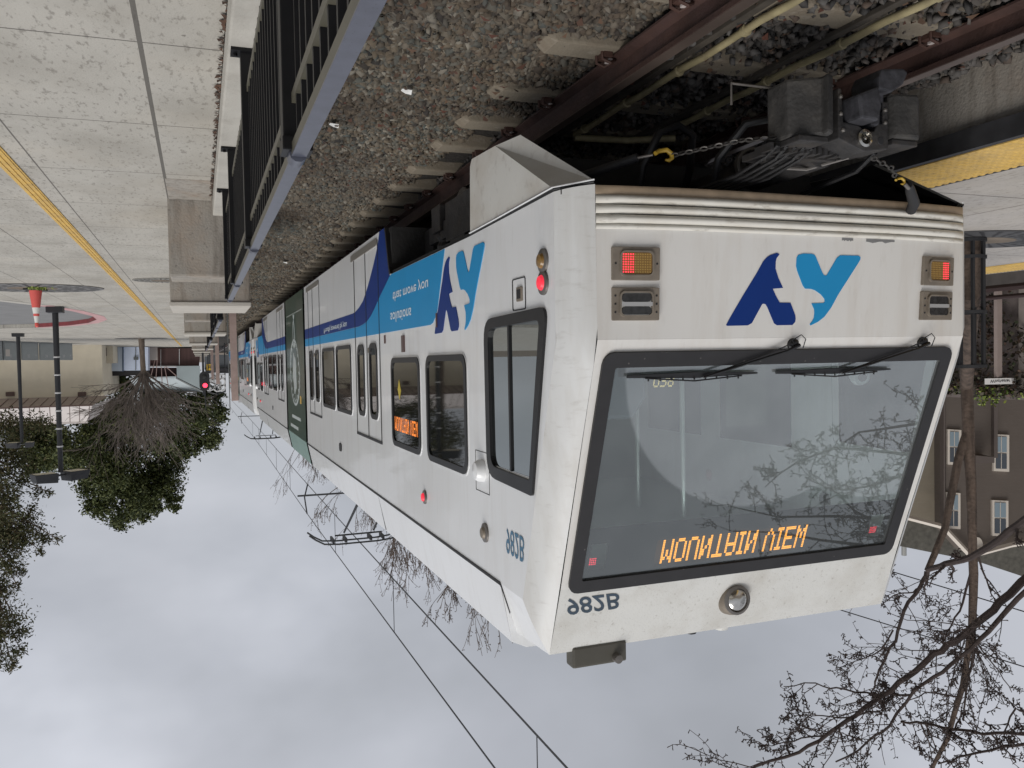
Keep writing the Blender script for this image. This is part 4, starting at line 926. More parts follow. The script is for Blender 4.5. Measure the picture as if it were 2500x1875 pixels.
ch = chain([(2.28, 3.72, -1.02), (2.50, 3.45, -1.045), (2.60, 3.30, -1.03)])
def hook(c_, par, s=1.0, fx=1):
    pts = [(-.050, .0, .0), (-.02, .012, .018), (.02, .0, .024), (.05, 0, .005), (.052, 0, -.018), (.032, 0, -.032), (.012, 0, -.030)]
    MB().tube([(c_[0]+p[0]*s*fx, c_[1]+p[1]*s, c_[2]+p[2]*s*-1) for p in pts], [.012*s, .012*s, .013*s, .014*s, .012*s, .010*s, .006*s], 8).build('hook', hook_y, par, smooth=True)
hook((2.235, 3.72, -1.025), ch, .95)
MB().tube([(2.18, 3.73, -1.02), (2.10, 3.8, -1.01)], .008, 8).build('shackle', steel, ch)
sp = MB(); sp.tube([(2.12, 3.78, -1.015), (1.90, 4.05, -.95), (1.84, 4.2, -.88)], [.022, .026, .03], 10); sp.build('chain_spring', seam_m, ch, smooth=True)
ch2 = chain([(3.13, 3.25, -.96), (3.30, 3.30, -.93), (3.38, 3.35, -.90)])
hook((3.42, 3.36, -.885), ch2, .55); MB().tube([(3.45, 3.36, -.87), (3.49, 3.37, -.85)], .010, 8).build('shackle', steel, ch2)
MB().tube([(3.49, 3.37, -.868), (3.53, 3.40, -.85), (3.64, 3.48, -.80), (3.68, 3.54, -.775)], [.018, .026, .030, .028], 12).build('chain_spring', seam_m, ch2, smooth=True)
hs = MB()
hs.tube([(2.45, 4.4, -.85), (2.42, 4.25, -1.1), (2.50, 4.2, -1.28), (2.62, 4.2, -1.33), (2.72, 4.2, -1.28), (2.76, 4.3, -1.1), (2.8, 4.5, -.9)], .024, 8)
hs.tube([(2.66, 3.95, -.85), (2.62, 3.8, -1.05), (2.72, 3.7, -1.21), (2.86, 3.6, -1.23), (2.96, 3.55, -1.15)], .022, 8)
hs.build('air_hose', black_rub, car, smooth=True)
q = MB(); q.lathe((2.86, 3.85, -1.03), [(.10, 0), (.10, .03), (.085, .032), (.085, .0)], (-.1, -1, 0), 24); q.build('draft_gear_ring', steel, car, smooth=True)
q = MB(); q.box((2.05, 4.6, -1.2), (3.9, 4.9, -.83)); q.lathe((3.15, 4.55, -.95), [(.09, 0), (.09, .02), (.075, .02), (.07, .0)], (0, -1, 0), 20); q.build('underframe', dark_grey, car)
car2 = place(car, 0, 25.22, 'second white light rail car, coupled behind the first, with its own pantograph')
# ================================================================ LEFT SIDE: RAILING, SEAT WALLS
def railing(y0, y1, posts, label, detail=True, x=.250):
    r = empty('black_railing', (x, y0, -1.45), label, 'railing')
    for a, b in zip([y0]+posts, posts+[y1]) if False else zip(posts[:-1], posts[1:]):
        s = MB().box((x-.014, a+.03, -.562), (x+.023, b-.03, -.534)).build('top_rail', fence_side, r)
        MB().box((x-.014, a+.03, -.534), (x+.023, b-.03, -.530)).build('top_cap', fence_top, s)
        MB().box((x-.011, a+.03, -.690), (x+.011, b-.03, -.664)).build('middle_rail', fence_side, r)
        MB().box((x-.011, a+.03, -1.285), (x+.011, b-.03, -1.255)).build('bottom_rail', fence_side, r)
        n = int((b-a)/.105)
        if detail:
            for k in range(1, n):
                y = a+(b-a)*k/n; MB().box((x-.008, y-.008, -1.31), (x+.008, y+.008, -.562)).build('picket', fence_m, r)
        else:
            m = MB()
            for k in range(1, n):
                y = a+(b-a)*k/n; m.box((x-.008, y-.008, -1.31), (x+.008, y+.008, -.562))
            tag(m.build('pickets', fence_m, r), kind='stuff')
    for y in posts:
        p = MB().box((x-.034, y-.034, -1.45), (x+.034, y+.034, -.575)).build('post', fence_m, r, bevel=.003)
        MB().box((x-.037, y-.046, -.578), (x+.039, y+.042, -.543)).build('post_cap', fence_m, p, bevel=.003)
        MB().tube([(x+.004, y-.024, -.541), (x+.004, y+.046, -.541)], .0235, 10).build('saddle', fence_top, p, smooth=True)
        b = MB().box((x-.075, y-.05, -1.45), (x+.075, y+.05, -1.435))
        for sx in (-.055, .055): b.lathe((x+sx, y, -1.435), [(.010, 0), (.010, .012), (0, .013)], (0, 0, 1), 6)
        b.build('base_plate', fence_m, p)
    return r
railing(.4, 7.35, [.40, 2.24, 4.09, 5.94, 7.35], 'nearest black metal railing with pickets, beside the camera')
for k in range(3):
    ya = 10.75+8.6*k
    railing(ya, ya+6.2, [ya, ya+2.05, ya+4.1, ya+6.15], 'black railing section between the %s seat walls' % ['first and second', 'second and third', 'third and fourth'][k], detail=False)
def seat_wall(y, label):
    r = empty('concrete_seat_wall', (.1, y, -1.6), label, 'seat wall', 'stepped concrete seat walls along the track')
    MB().box((-.245, y-.64, -1.75), (.318, y-.004, -.858)).build('low_step', conc_wall, r, bevel=.02)
    MB().box((-.265, y+.004, -1.78), (.525, y+1.2, -.66)).build('high_wall', conc_wall, r, bevel=.012)
    MB().box((-.272, y-.012, -.658), (.532, y+1.205, -.610)).build('capstone', conc_top, r, bevel=.010)
    MB().box((-.232, y-1.55, -1.62), (.155, y-.646, -1.592)).build('footing_slab', conc_wall, r, bevel=.006)
    return r
sw = seat_wall(9.3, 'nearest stepped concrete seat wall at the end of the railing')
for k in range(1, 7):
    place(sw, 0, 8.6*k, '%s stepped concrete seat wall from the camera along the track' % ORD[k])
# ================================================================ PLAZA FURNITURE
def disc(name, c, rx, ry, z, mat, label, cat, h=.012, ring=None):
    r = empty(name, (c[0], c[1], z), label, cat)
    pts = [(c[0]+rx*cos(t), c[1]+ry*sin(t)) for t in [2*pi*k/48 for k in range(48)]]
    MB().prism(pts, XYZ, z, z+h).build('frame_ring', mat, r)
    hole = [(c[0]+rx*.35*cos(t), c[1]+ry*.35*sin(t)) for t in [2*pi*k/32 for k in range(32)]]
    MB().prism(hole, XYZ, z+h, z+h+.004).build('soil_opening', soil, r)
    m = MB()
    for q in range(3):
        for k in range(28):
            t = 2*pi*k/28; r0, r1 = .42+.19*q, .56+.19*q
            a, b = t-.03, t+.03; m.quad(*[(c[0]+rx*rr*cos(tt), c[1]+ry*rr*sin(tt), z+h+.003) for rr, tt in ((r0, a), (r1, a), (r1, b), (r0, b))])
    tag(m.build('slots', seam_m, r), kind='stuff'); return r
grate_m = pbr('grate_iron', (.17, .165, .16), .6, metal=.2, var=.2, vscale=5)
disc('tree_grate', (-3.06, 18.9), 1.28, .95, -1.597, grate_m, 'round grey tree grate with a traffic cone standing on it', 'tree grate')
disc('tree_grate', (-.62, 16.9), .50, .42, -1.597, pbr('lid_grey', (.24, .23, .21), .8), 'dark round tree grate beside the second seat wall', 'tree grate')
disc('tree_grate', (-3.1, 52.6), 1.4, 1.4, -1.597, grate_m, 'tree grate round the base of the bare plaza tree', 'tree grate')
m = MB(); cc = (-3.02, 18.95, -1.585)
cone = empty('traffic_cone', cc, 'orange traffic cone with two white bands, standing on the tree grate', 'traffic cone')
MB().box((cc[0]-.19, cc[1]-.19, cc[2]+.002), (cc[0]+.19, cc[1]+.19, cc[2]+.04)).build('base', seam_m, cone, bevel=.01)
coral = pbr('cone_coral', (.72, .12, .10), .5, var=.06)
def cr(z): return .118-(z-.04)*(.118-.022)/.72
for nme, z0, z1, mt in (('cone_body', .04, .38, coral), ('white_band', .38, .50, sticker), ('cone_body', .50, .55, coral), ('white_band', .55, .68, pbr('cone_white', (.75, .74, .7), .5)), ('cone_tip', .68, .77, coral)):
    MB().lathe(cc, [(cr(z0), z0), (cr(z1), z1)] if z1 < .7 else [(cr(z0), z0), (.036, .71), (.034, .75), (0, .775)], (0, 0, 1), 24).build(nme, mt if nme != 'white_band' else MATS.get('cone_white', sticker) if 'cone_white' in MATS else sticker, cone, smooth=True)
# weeds by the cone
def tuft(c, n, r, h, label):
    rg2 = np.random.default_rng(int(abs(c[0]*100))); P = np.column_stack([c[0]+rg2.normal(0, r, n), c[1]+rg2.normal(0, r, n), np.full(n, c[2])]); a = rg2.uniform(0, 6.28, n); hh = rg2.uniform(.3, 1, n)*h
    d = np.column_stack([np.cos(a)*.012, np.sin(a)*.012, np.zeros(n)]); t = np.column_stack([rg2.normal(0, .03, n), rg2.normal(0, .03, n), hh])
    return tag(npm('weed_tuft', np.stack([P-d, P+d, P+t+d*.2, P+t-d*.2], 1).reshape(-1, 3), np.arange(4*n).reshape(-1, 4), ivy_y), label, 'weeds')
tuft((-2.93, 18.62, -1.585), 120, .09, .07, 'small green weeds growing in the grate in front of the cone')
# lamp posts
pole_m = pbr('pole_charcoal', (.018, .019, .022), .5, var=.2); strap_m = pbr('pole_strap', (.5, .5, .5), .5); lens_m = pbr('lamp_lens', (.62, .58, .42), .4)
def lamp_post(x, y, top, label, rad, heads, straps):
    r = empty('lamp_post', (x, y, -1.6), label, 'lamp post')
    MB().box((x-rad*2.6, y-rad*2.6, -1.6), (x+rad*2.6, y+rad*2.6, -1.44)).build('base', pole_m, r, bevel=.01)
    MB().tube([(x, y, -1.45), (x, y, top-.05)], [rad, rad*.8], 10).build('pole', pole_m, r, smooth=True)
    for k in range(straps):
        z = -.3+.47*k; MB().lathe((x, y, z), [(rad*.99, 0), (rad*1.06, .01), (rad*1.06, .03), (rad*.99, .04)], (0, 0, 1), 12).build('strap', strap_m, r)
    for (dx, dy) in heads:
        d = Vector((dx, dy, 0)); n = d.normalized(); s_ = Vector((-n.y, n.x, 0)); L0 = d.length; hw = .25
        p = lambda a, b, z: tuple(Vector((x, y, 0))+n*a+s_*b+Vector((0, 0, z)))
        m = MB(); o0, o1 = .12, L0
        vs = [p(o0, -hw, top-.05), p(o1, -hw, top-.05), p(o1, hw, top-.05), p(o0, hw, top-.05), p(o0+.02, -hw*.9, top+.20), p(o1-.05, -hw*.85, top+.17), p(o1-.05, hw*.85, top+.17), p(o0+.02, hw*.9, top+.20)]
        m.add(vs, [(0, 3, 2, 1), (4, 5, 6, 7), (0, 1, 5, 4), (1, 2, 6, 5), (2, 3, 7, 6), (3, 0, 4, 7)]); hd = m.build('lamp_head', pole_m, r, bevel=.01)
        MB().quad(p(o0+.04, -hw*.85, top-.054), p(o1-.04, -hw*.85, top-.054), p(o1-.04, hw*.85, top-.054), p(o0+.04, hw*.85, top-.054)).build('lamp_lens', lens_m, hd)
        MB().tube([p(0, 0, top+.03), p(o0+.05, 0, top+.03)], .03, 6).build('bracket', pole_m, hd)
    return r
lamp_post(-3.5, 24.7, 2.80, 'taller black lamp post with two box heads and pale straps, nearer the camera', .075, [(-.62, -.30), (.52, .42)], 6)
lamp_post(-7.68, 43.4, 3.42, 'thinner black lamp post with one box head, farther away on the left', .085, [(-.62, .1), (.5, .05)], 0)
# bike lockers
locker_m = pbr('locker_grey', (.27, .29, .29), .55, var=.06, vscale=2); lock_d = pbr('locker_dark', (.13, .14, .14), .6)
base_l = gr(-60, 823.5, -1.6); base_r = gr(176, 833, -1.6)
def locker(px0, px1, num, label):
    Y0 = 55+(62-55)*(px0/177); Y1 = 55+(62-55)*(px1/177)
    a = at(px0, 830, Y0); b = at(px1, 830, Y1); z1 = -.50
    r = empty('bike_locker', (a.x, a.y, -1.6), label, 'bike locker', 'grey bike lockers in a row')
    back = Vector((-.25, 1.7, 0)); P = [Vector((a.x, a.y, 0)), Vector((b.x, b.y, 0)), Vector((b.x, b.y, 0))+back, Vector((a.x, a.y, 0))+back]
    MB().prism([(p.x, p.y) for p in P], XYZ, -1.6, z1).build('body', locker_m, r)
    n = Vector((P[1].y-P[0].y, -(P[1].x-P[0].x), 0)).normalized(); t = (P[1]-P[0]); ln = t.length; t.normalize()
    mp = lambda u, z, h: tuple(P[0]+t*u+n*(h)+Vector((0, 0, z)))
    d = MB().prism([(.10, -1.52), (ln-.10, -1.52), (ln-.10, z1-.06), (.10, z1-.06)], mp, 0, .02).build('door', pbr('locker_door', (.31, .335, .335), .5, var=.05), r)
    MB().text(num, mp, ln*.34, z1-.34, height=.20, h=.03, bold=.03).build('locker_number', strap_m, d)
    MB().prism([(ln*.82, z1-.33), (ln*.82+.12, z1-.33), (ln*.82+.02, z1-.24)], mp, .02, .03).build('handle', strap_m, d)
    if px0 < 50 and px0 > 0: MB().prism([(.18, z1-.62), (.62, z1-.62), (.62, z1-.22), (.18, z1-.22)], mp, .021, .03).build('notice', pbr('notice_paper', (.6, .55, .5), .7), d)
    return r
for i, (p0, p1, nn) in enumerate(((-34, 5, '30'), (7, 47, '31'), (50, 92, '32'), (94, 135, '34'), (137, 176, '36'))):
    locker(p0, p1, nn, 'grey bike locker, ' + ['farthest left at the picture edge', 'the one with a pale notice on its door', 'the one just right of the thinner lamp post', 'the one left of the taller lamp post', 'the right end of the row'][i])
# cream building behind the lockers
def wallpx(name, pts, Y, depth, mat, parent=None, slope=0):
    """outline given in photo pixels on the upright plane at distance Y, given real thickness"""
    P = [at(x, y, Y) for x, y in pts]; n = len(P)
    m = MB().add([tuple(p) for p in P]+[(p.x, p.y+depth, p.z) for p in P], [tuple(range(n)), tuple(range(2*n-1, n-1, -1))]+[(i, n+i, n+(i+1) % n, (i+1) % n) for i in range(n)])
    return m.build(name, mat, parent)
Yc = 67.0
cb0 = at(250, 842, Yc)
cbd = empty('cream_building', (cb0.x, Yc, -1.6), 'long cream stucco building with a pinkish metal roof, left', 'building')
xr = at(250, 900, Yc).x; xl = at(-260, 900, Yc).x; zt = at(150, 970, Yc).z
m = MB().box((xl, Yc, -1.6), (xr, Yc+14, zt)); m.build('wall', cream, cbd)
x2 = at(276, 880, Yc+3).x; z2 = at(265, 886.5, Yc+3).z; MB().box((xr+.01, Yc+3, -1.6), (x2, Yc+9, z2)).build('side_wing', cream, cbd)
wv = MB().box((at(250.5, 880, Yc+2.9).x, Yc+2.95, at(250, 849, Yc+3).z), (at(261, 880, Yc+2.9).x, Yc+2.995, at(250, 869, Yc+3).z)).build('dark_vent', pbr('vent_brown', (.07, .055, .05), .6), cbd)
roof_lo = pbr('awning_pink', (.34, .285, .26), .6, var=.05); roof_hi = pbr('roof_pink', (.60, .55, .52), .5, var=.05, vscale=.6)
ze = zt+.02; z_m = at(150, 992, Yc-1.6).z; z_t = at(100, 1033, Yc+1).z
x_lo = at(251, 970, Yc-1.6).x; x_mid = at(226, 990, Yc-1.6).x; x_hi = at(212, 1030, Yc+1).x
m = MB()
m.quad((xl, Yc-.1, ze), (x_lo+.2, Yc-.1, ze), (x_mid, Yc-1.6, z_m), (xl, Yc-1.6, z_m)); m.quad((xl, Yc-.05, ze-.05), (x_lo+.2, Yc-.05, ze-.05), (x_lo+.2, Yc-.1, ze), (xl, Yc-.1, ze))
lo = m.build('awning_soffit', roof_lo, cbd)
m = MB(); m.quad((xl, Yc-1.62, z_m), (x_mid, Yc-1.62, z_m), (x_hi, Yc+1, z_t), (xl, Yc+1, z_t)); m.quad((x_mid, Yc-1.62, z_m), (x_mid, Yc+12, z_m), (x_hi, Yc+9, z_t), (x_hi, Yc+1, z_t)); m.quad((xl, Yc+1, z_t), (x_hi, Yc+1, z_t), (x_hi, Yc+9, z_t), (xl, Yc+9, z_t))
m.box((xl, Yc+.98, z_t), (x_hi+.05, Yc+1.05, z_t+.14)); hi = m.build('roof', roof_hi, cbd)
rib_d = pbr('rib_brown', (.10, .06, .05), .6); m = MB(); x = x_mid-.2; q = MB()
while x > xl:
    f = .55; m.tube([(x, Yc-1.64, z_m), (x-.35, Yc+.98, z_t)], .022, 4)
    q.tube([(x+.35, Yc-.12, ze), (x, Yc-1.62, z_m-.03)], .025, 4); x -= .62
m.build('standing_seams', rib_d, hi); q.build('soffit_ribs', rib_d, lo)
MB().box((xl, Yc-1.68, z_m-.06), (x_mid, Yc-1.6, z_m+.04)).build('gutter', rib_d, lo)
for px_ in (26, 201):
    p = at(px_, 962, Yc); MB().box((p.x-.28, Yc-.18, p.z-.15), (p.x+.25, Yc-.0, p.z+.15)).build('wall_light', rib_d, cbd, bevel=.03)
# electrical enclosures
pale_b = pbr('enclosure_blue', (.50, .57, .66), .45, var=.04, vscale=.6)
eb = at(300, 847, 74); en = empty('service_enclosure', (eb.x, 74, -1.6), 'pale blue metal service building with doors behind the plaza tree', 'service building')
wallpx('left_bay', [(260, 847), (299, 847), (299, 906), (260, 906)], 74, 3, pale_b, en); wallpx('right_bay', [(301, 847), (361, 847), (361, 904.5), (301, 904.5)], 74, 3, pbr('enclosure_bright', (.62, .70, .85), .4, var=.03), en)
wallpx('dividing_post', [(298.5, 847), (301.5, 847), (301.5, 907), (298.5, 907)], 73.9, .15, pbr('navy_post', (.05, .08, .14), .5), en)
for px_ in (281, 329, 335): p = at(px_, 875, 73.9); MB().box((p.x-.08, 73.88, p.z-.12), (p.x+.08, 73.96, p.z+.12)).build('handle', lock_d, en)
wallpx('door_seam', [(330.5, 848), (332, 848), (332, 904), (330.5, 904)], 73.95, .03, lock_d, en); wallpx('parapet', [(256, 906), (361, 904.5), (361, 916), (256, 918)], 74.2, 2.5, pbr('dark_parapet', (.02, .018, .018), .8), en)
# brown slatted enclosure with grey metal roofs
brn = pbr('brown_slats', (.075, .038, .034), .7, var=.25, vscale=1.2, stretch=(3, 3, .1))
bb = at(420, 850, 78); be = empty('brown_shelter', (bb.x, 78, -1.6), 'dark brown slatted building under a pale grey metal roof', 'building')
wallpx('slatted_wall', [(361, 850), (490, 850), (486, 893), (361, 896)], 78, 6, brn, be); wallpx('upper_band', [(361, 898), (430, 898), (430, 925), (361, 925)], 78.4, 5, pbr('deep_brown', (.028, .012, .012), .8), be)
wallpx('rail_band', [(361, 893.5), (488, 893), (488, 896), (361, 896)], 77.8, .2, strap_m, be)
wallpx('grey_panel', [(431, 894), (488, 893), (490, 950), (432, 921)], 77.6, .3, pbr('galv_grey', (.36, .42, .43), .6, var=.1, vscale=.5), be)
for px_, w_ in ((437, 1.6), (392, 1)): wallpx('steel_post', [(px_, 852), (px_+w_, 852), (px_+w_, 895), (px_, 895)], 77.8, .15, strap_m, be)
sgr = pbr('pale_metal_roof', (.50, .56, .58), .5, var=.05, vscale=.3)
a = at(316, 926, 78); b = at(430, 922, 78); c_ = at(496, 957, 82); d = at(340, 958, 84); c2 = at(330, 952, 84)
MB().add([tuple(v) for v in (a, b, c_, d)]+[(v.x, v.y, v.z-.12) for v in (a, b, c_, d)], [(0, 1, 2, 3), (7, 6, 5, 4), (0, 4, 5, 1), (1, 5, 6, 2), (2, 6, 7, 3), (3, 7, 4, 0)]).build('roof', sgr, be)
MB().tube([tuple(at(430, 922, 77.7)), tuple(at(494, 955, 77.9))], .10, 5).build('roof_edge', lock_d, be)
pt = at(374, 848, 76.5); ub = MB().box((at(364, 860, 76.5).x, 76.5, -1.6), (at(384, 860, 76.5).x, 77.3, at(374, 879, 76.5).z)).build('utility_box', pbr('box_tan', (.44, .38, .34), .6), bevel=.04)
tag(ub, 'tan utility box in front of the dark brown slatted building', 'utility box')
tp = empty('timber_frame', (at(395, 880, 77).x, 77.2, -1.6), 'thin pinkish timber braces in front of the brown building', 'timber frame')
for (x0, y0, x1, y1) in ((366, 876, 366, 896), (378, 880, 367, 925), (384, 877, 380, 935), (394, 896, 396, 940), (402, 896, 411, 943), (404, 894, 431, 918)):
    MB().tube([tuple(at(x0, y0, 77.3)), tuple(at(x1, y1, 77.3))], .035, 5).build('brace', pbr('timber_pink', (.32, .22, .20), .7), tp)
# tan track-side posts
tanp = pbr('post_tan', (.36, .27, .24), .8, var=.12, vscale=6, speck=(25, .1, (.2, .14, .12)))
for i, (x, y, zt_) in enumerate(((.83, 22.5, .93), (.80, 42, .92), (.78, 58, .94))):
    r = empty('tan_post', (x, y, -1.75), 'square tan post beside the track, %s' % ['nearest of three, beyond the first seat walls', 'the middle one of three', 'the farthest and smallest of three'][i], 'post', 'tan posts along the track')
    MB().box((x-.083, y-.083, -1.78), (x+.083, y+.083, zt_)).build('shaft', tanp, r, bevel=.01); MB().box((x+.08, y-.05, zt_-.12), (x+.16, y+.05, zt_+.05)).build('pale_cap', strap_m, r)
    MB().tube([(x-.13, y, -1.7), (x-.13, y, zt_+.25)], .012, 5).build('conduit', lock_d, r)
# track signal
sx, sy = at(499, 915, 44).x, 44
sg_ = empty('track_signal', (sx, sy, -1.6), 'black oval track signal showing a red light', 'signal')
MB().tube([(sx-.05, sy+.2, -1.6), (sx-.05, sy+.2, 1.5)], .05, 8).build('mast', pole_m, sg_)
z0, z1 = at(499, 909, sy).z-.05, at(499, 954, sy).z; hwid = .24
MB().prism(rrect(sx-hwid, z0, sx+hwid, z1, .238, 10), lambda a, b, h: (a, sy+h, b), -.02, .14).build('signal_head', seam_m, sg_)
zr = at(500, 941, sy).z
MB().lathe((sx+.02, sy-.03, zr), [(.11, 0), (.10, .03), (0, .04)], (0, -1, 0), 20).build('red_lamp', pbr('signal_red', (.8, .02, .03), .4, emit=(1, .04, .08), estr=2.2), sg_)
MB().lathe((sx, sy-.03, zr-.42), [(.11, 0), (.09, .03), (0, .035)], (0, -1, 0), 20).build('dark_lamp', lens, sg_)
MB().tube([(sx, sy+.05, z1), (sx+.03, sy+.05, at(500, 1010, sy).z)], [.05, .012], 6).build('finial_rod', pole_m, sg_)
p = at(512, 896, 70); ysn = empty('yellow_sign', (p.x, 70, -1.6), 'small square yellow track sign beyond the seat walls', 'sign')
MB().box((p.x-.22, 69.97, at(512, 889, 70).z), (p.x+.22, 70, at(512, 904, 70).z)).build('sign_plate', pbr('sign_yellow', (.75, .48, .02), .5), ysn); MB().tube([(p.x, 70.05, -1.6), (p.x, 70.05, at(512, 904, 70).z)], .03, 6).build('pole', pole_m, ysn)
m = MB()
for k in range(2): m.box((p.x-.12, 69.955, p.z-.1+.13*k), (p.x+.12, 69.968, p.z-.04+.13*k))
m.build('sign_marks', seam_m, ysn)
# scroll-work gateway far down the platform
gy = 66; ga = empty('scrollwork_gate', (at(525, 900, gy).x, gy, -1.6), 'white scrollwork metal gate panel far down the track', 'gate')
m = MB(); wht = pbr('scroll_white', (.62, .62, .62), .5)
for (cx_, cy_, r_) in ((515, 919, 7), (525, 931, 6), (517, 943, 8), (533, 921, 7), (541, 933, 8), (531, 948, 7), (543, 947, 6), (519, 931, 4), (538, 943, 4), (511, 950, 4), (545, 919, 4), (526, 914, 4)):
    p = at(cx_, cy_, gy); rr = r_*gy/F_SRC; m.tube([(p.x+rr*cos(t)*1.0, gy, p.z+rr*sin(t)) for t in [2*pi*k/14 for k in range(14)]], .06, 5, closed=True)
m.build('scrolls', wht, ga); m = MB()
m.tube([tuple(at(508, 957, gy)), tuple(at(530, 962, gy)), tuple(at(551, 955, gy))], .05, 5); m.tube([tuple(at(508, 911, gy)), tuple(at(551, 908, gy))], .05, 5)
for x_ in (509, 530, 550): m.tube([(at(x_, 910, gy).x, gy, -1.6), tuple(at(x_, 958, gy))], .045, 5)
m.build('frame', pole_m, ga)
# far dark building and red machinery down the line
fb_ = empty('far_building', (at(540, 880, 120).x, 120, -1.7), 'low dark building at the far end of the line', 'building')
wallpx('wall', [(500, 866), (566, 866), (566, 900), (500, 902)], 120, 8, pbr('far_grey', (.12, .13, .14), .8, var=.2, vscale=.3), fb_); wallpx('roof', [(500, 900), (566, 899), (562, 911), (504, 912)], 119.6, 9, pbr('far_dark', (.03, .03, .035), .8), fb_)
# far scrub along the tracks
# ================================================================ TREES
def leaf_cards(blobs, n, s0, s1, seed, shell=.55, asp=.5):
    rg2 = np.random.default_rng(seed); w = np.array([b[3]**2 for b in blobs]); w = w/w.sum(); idx = rg2.choice(len(blobs), n, p=w)
    C = np.array([[b[0], b[1], b[2]] for b in blobs])[idx]; R = np.array([b[3] for b in blobs])[idx]
    sub = rg2.normal(size=(len(blobs)*26, 3)); sub /= np.linalg.norm(sub, axis=1)[:, None]   # clumps on each blob
    d = sub[idx*26+rg2.integers(0, 26, n)]*rg2.uniform(shell, 1.0, n)[:, None]+rg2.normal(0, .17, (n, 3))
    P = C+d*R[:, None]*np.array([1, 1, .85]); a = rg2.normal(size=(n, 3)); a /= np.linalg.norm(a, axis=1)[:, None]; b = np.cross(a, rg2.normal(size=(n, 3))); b /= np.linalg.norm(b, axis=1)[:, None]
    s = rg2.uniform(s0, s1, n)[:, None]
    V = np.stack([P-a*s, P-b*s*asp, P+a*s, P+b*s*asp], 1).reshape(-1, 3); return V, np.arange(4*n).reshape(-1, 4)
class Tubes:
    def __init__(s): s.m = MB()
    def add(s, pts, r0, r1, sides=4): s.m.tube(pts, [r0+(r1-r0)*i/(len(pts)-1) for i in range(len(pts))], sides, cap=False)
def grow(tb, rnd, p, d, ln, r, depth, spread=.5, up=.15, kids=(3, 5), shrink=.62, wob=.12, spur=None, minr=.004, sides=4):
    n = 4; pts = [Vector(p)]; dd = Vector(d).normalized()
    for i in range(n):
        dd = (dd+Vector((rnd.gauss(0, wob), rnd.gauss(0, wob), rnd.gauss(0, wob)+up*.25))).normalized(); pts.append(pts[-1]+dd*ln/n)
    tb.add(pts, r, max(minr, r*.55), sides if r > .012 else 3)
    if spur and depth <= 1:
        for k in range(spur[0]):
            q = pts[rnd.randint(1, n)]+Vector((rnd.gauss(0, .005),)*3); a = Vector((rnd.gauss(0, 1), rnd.gauss(0, 1), rnd.gauss(0, 1)+.3)).normalized()
            e1 = q+a*spur[1]*rnd.uniform(.5, 1.3); tb.add([q, q+(e1-q)*.5+Vector((rnd.gauss(0, .004),)*3), e1], spur[2], spur[2]*1.25, 3)
            for j in range(2):
                a2 = (a+Vector((rnd.gauss(0, .8), rnd.gauss(0, .8), rnd.gauss(0, .8)))).normalized(); tb.add([e1, e1+a2*spur[1]*.45], spur[2]*1.5, spur[2]*.9, 3)
    if depth <= 0: return
    for k in range(rnd.randint(*kids)):
        t = rnd.uniform(.3, 1); i = min(n-1, int(t*n)); q = pts[i]+(pts[i+1]-pts[i])*(t*n-i)
        side = Vector((rnd.gauss(0, 1), rnd.gauss(0, 1), rnd.gauss(0, 1))); side = (side-dd*side.dot(dd)).normalized()
        nd = (dd+side*spread*rnd.uniform(.6, 1.5)+Vector((0, 0, up))).normalized()
        grow(tb, rnd, q, nd, ln*shrink*rnd.uniform(.7, 1.2), max(minr, r*.5), depth-1, spread, up, kids, shrink, wob, spur, minr, sides)
def evergreen(name, Y, blobs, trunk, n, s0, s1, seed, label, mat=leaf_d, jit=1.0, shell=.55):
    rnd = random.Random(seed); B_ = []
    for (x, y, r) in blobs:
        rr = r*Y/F_SRC*1.07; p = at(x, y, Y); B_.append((p.x, p.y+rnd.uniform(-1, 1)*rr*1.2*jit, p.z, rr))
    b = at(trunk[0], trunk[1], Y); o = empty(name, (b.x, Y, -1.6), label, 'tree')
    V, Fq = leaf_cards(B_, n, s0, s1, seed, shell,   .34 if mat is leaf_b else .5); npm('crown', V, Fq, mat, o)
    tb = Tubes(); top = at(trunk[2], trunk[3], Y); tb.add([(b.x, Y, -1.6), (b.x*.6+top.x*.4, Y, (top.z-1.6)*.4), tuple(top)], .28*Y/70, .05, 8)
    for (x, y, z, r) in B_:
        t = rnd.uniform(.15, .6); st = Vector((b.x, Y, -1.6)).lerp(top, min(.95, max(.2, (z+1.6)/(top.z+1.6)*.75))); tb.add([st, st.lerp(Vector((x, y, z)), .5)+Vector((0, 0, .15*r)), (x, y, z)], .07*Y/70, .02, 5)
    tb.m.build('trunk', bark, o); return o
evergreen('evergreen_tree', 84, [(300, 1220, 52), (250, 1185, 48), (352, 1200, 50), (395, 1185, 42), (300, 1150, 60), (215, 1140, 48), (400, 1125, 48), (440, 1075, 46), (498, 1060, 38), (518, 1010, 32), (465, 1000, 48), (120, 1095, 52), (90, 1055, 48), (180, 1075, 60), (280, 1075, 70), (385, 1045, 60), (300, 1272, 22), (425, 1225, 20), (345, 1262, 20), (520, 1080, 20), (525, 965, 22), (455, 950, 45), (100, 1135, 28), (232, 1235, 24), (330, 980, 60), (250, 1010, 50), (375, 1245, 20)],
          (300, 852, 300, 1240), 85000, .09, .20, 21, 'large dark evergreen tree rising behind the brown building')
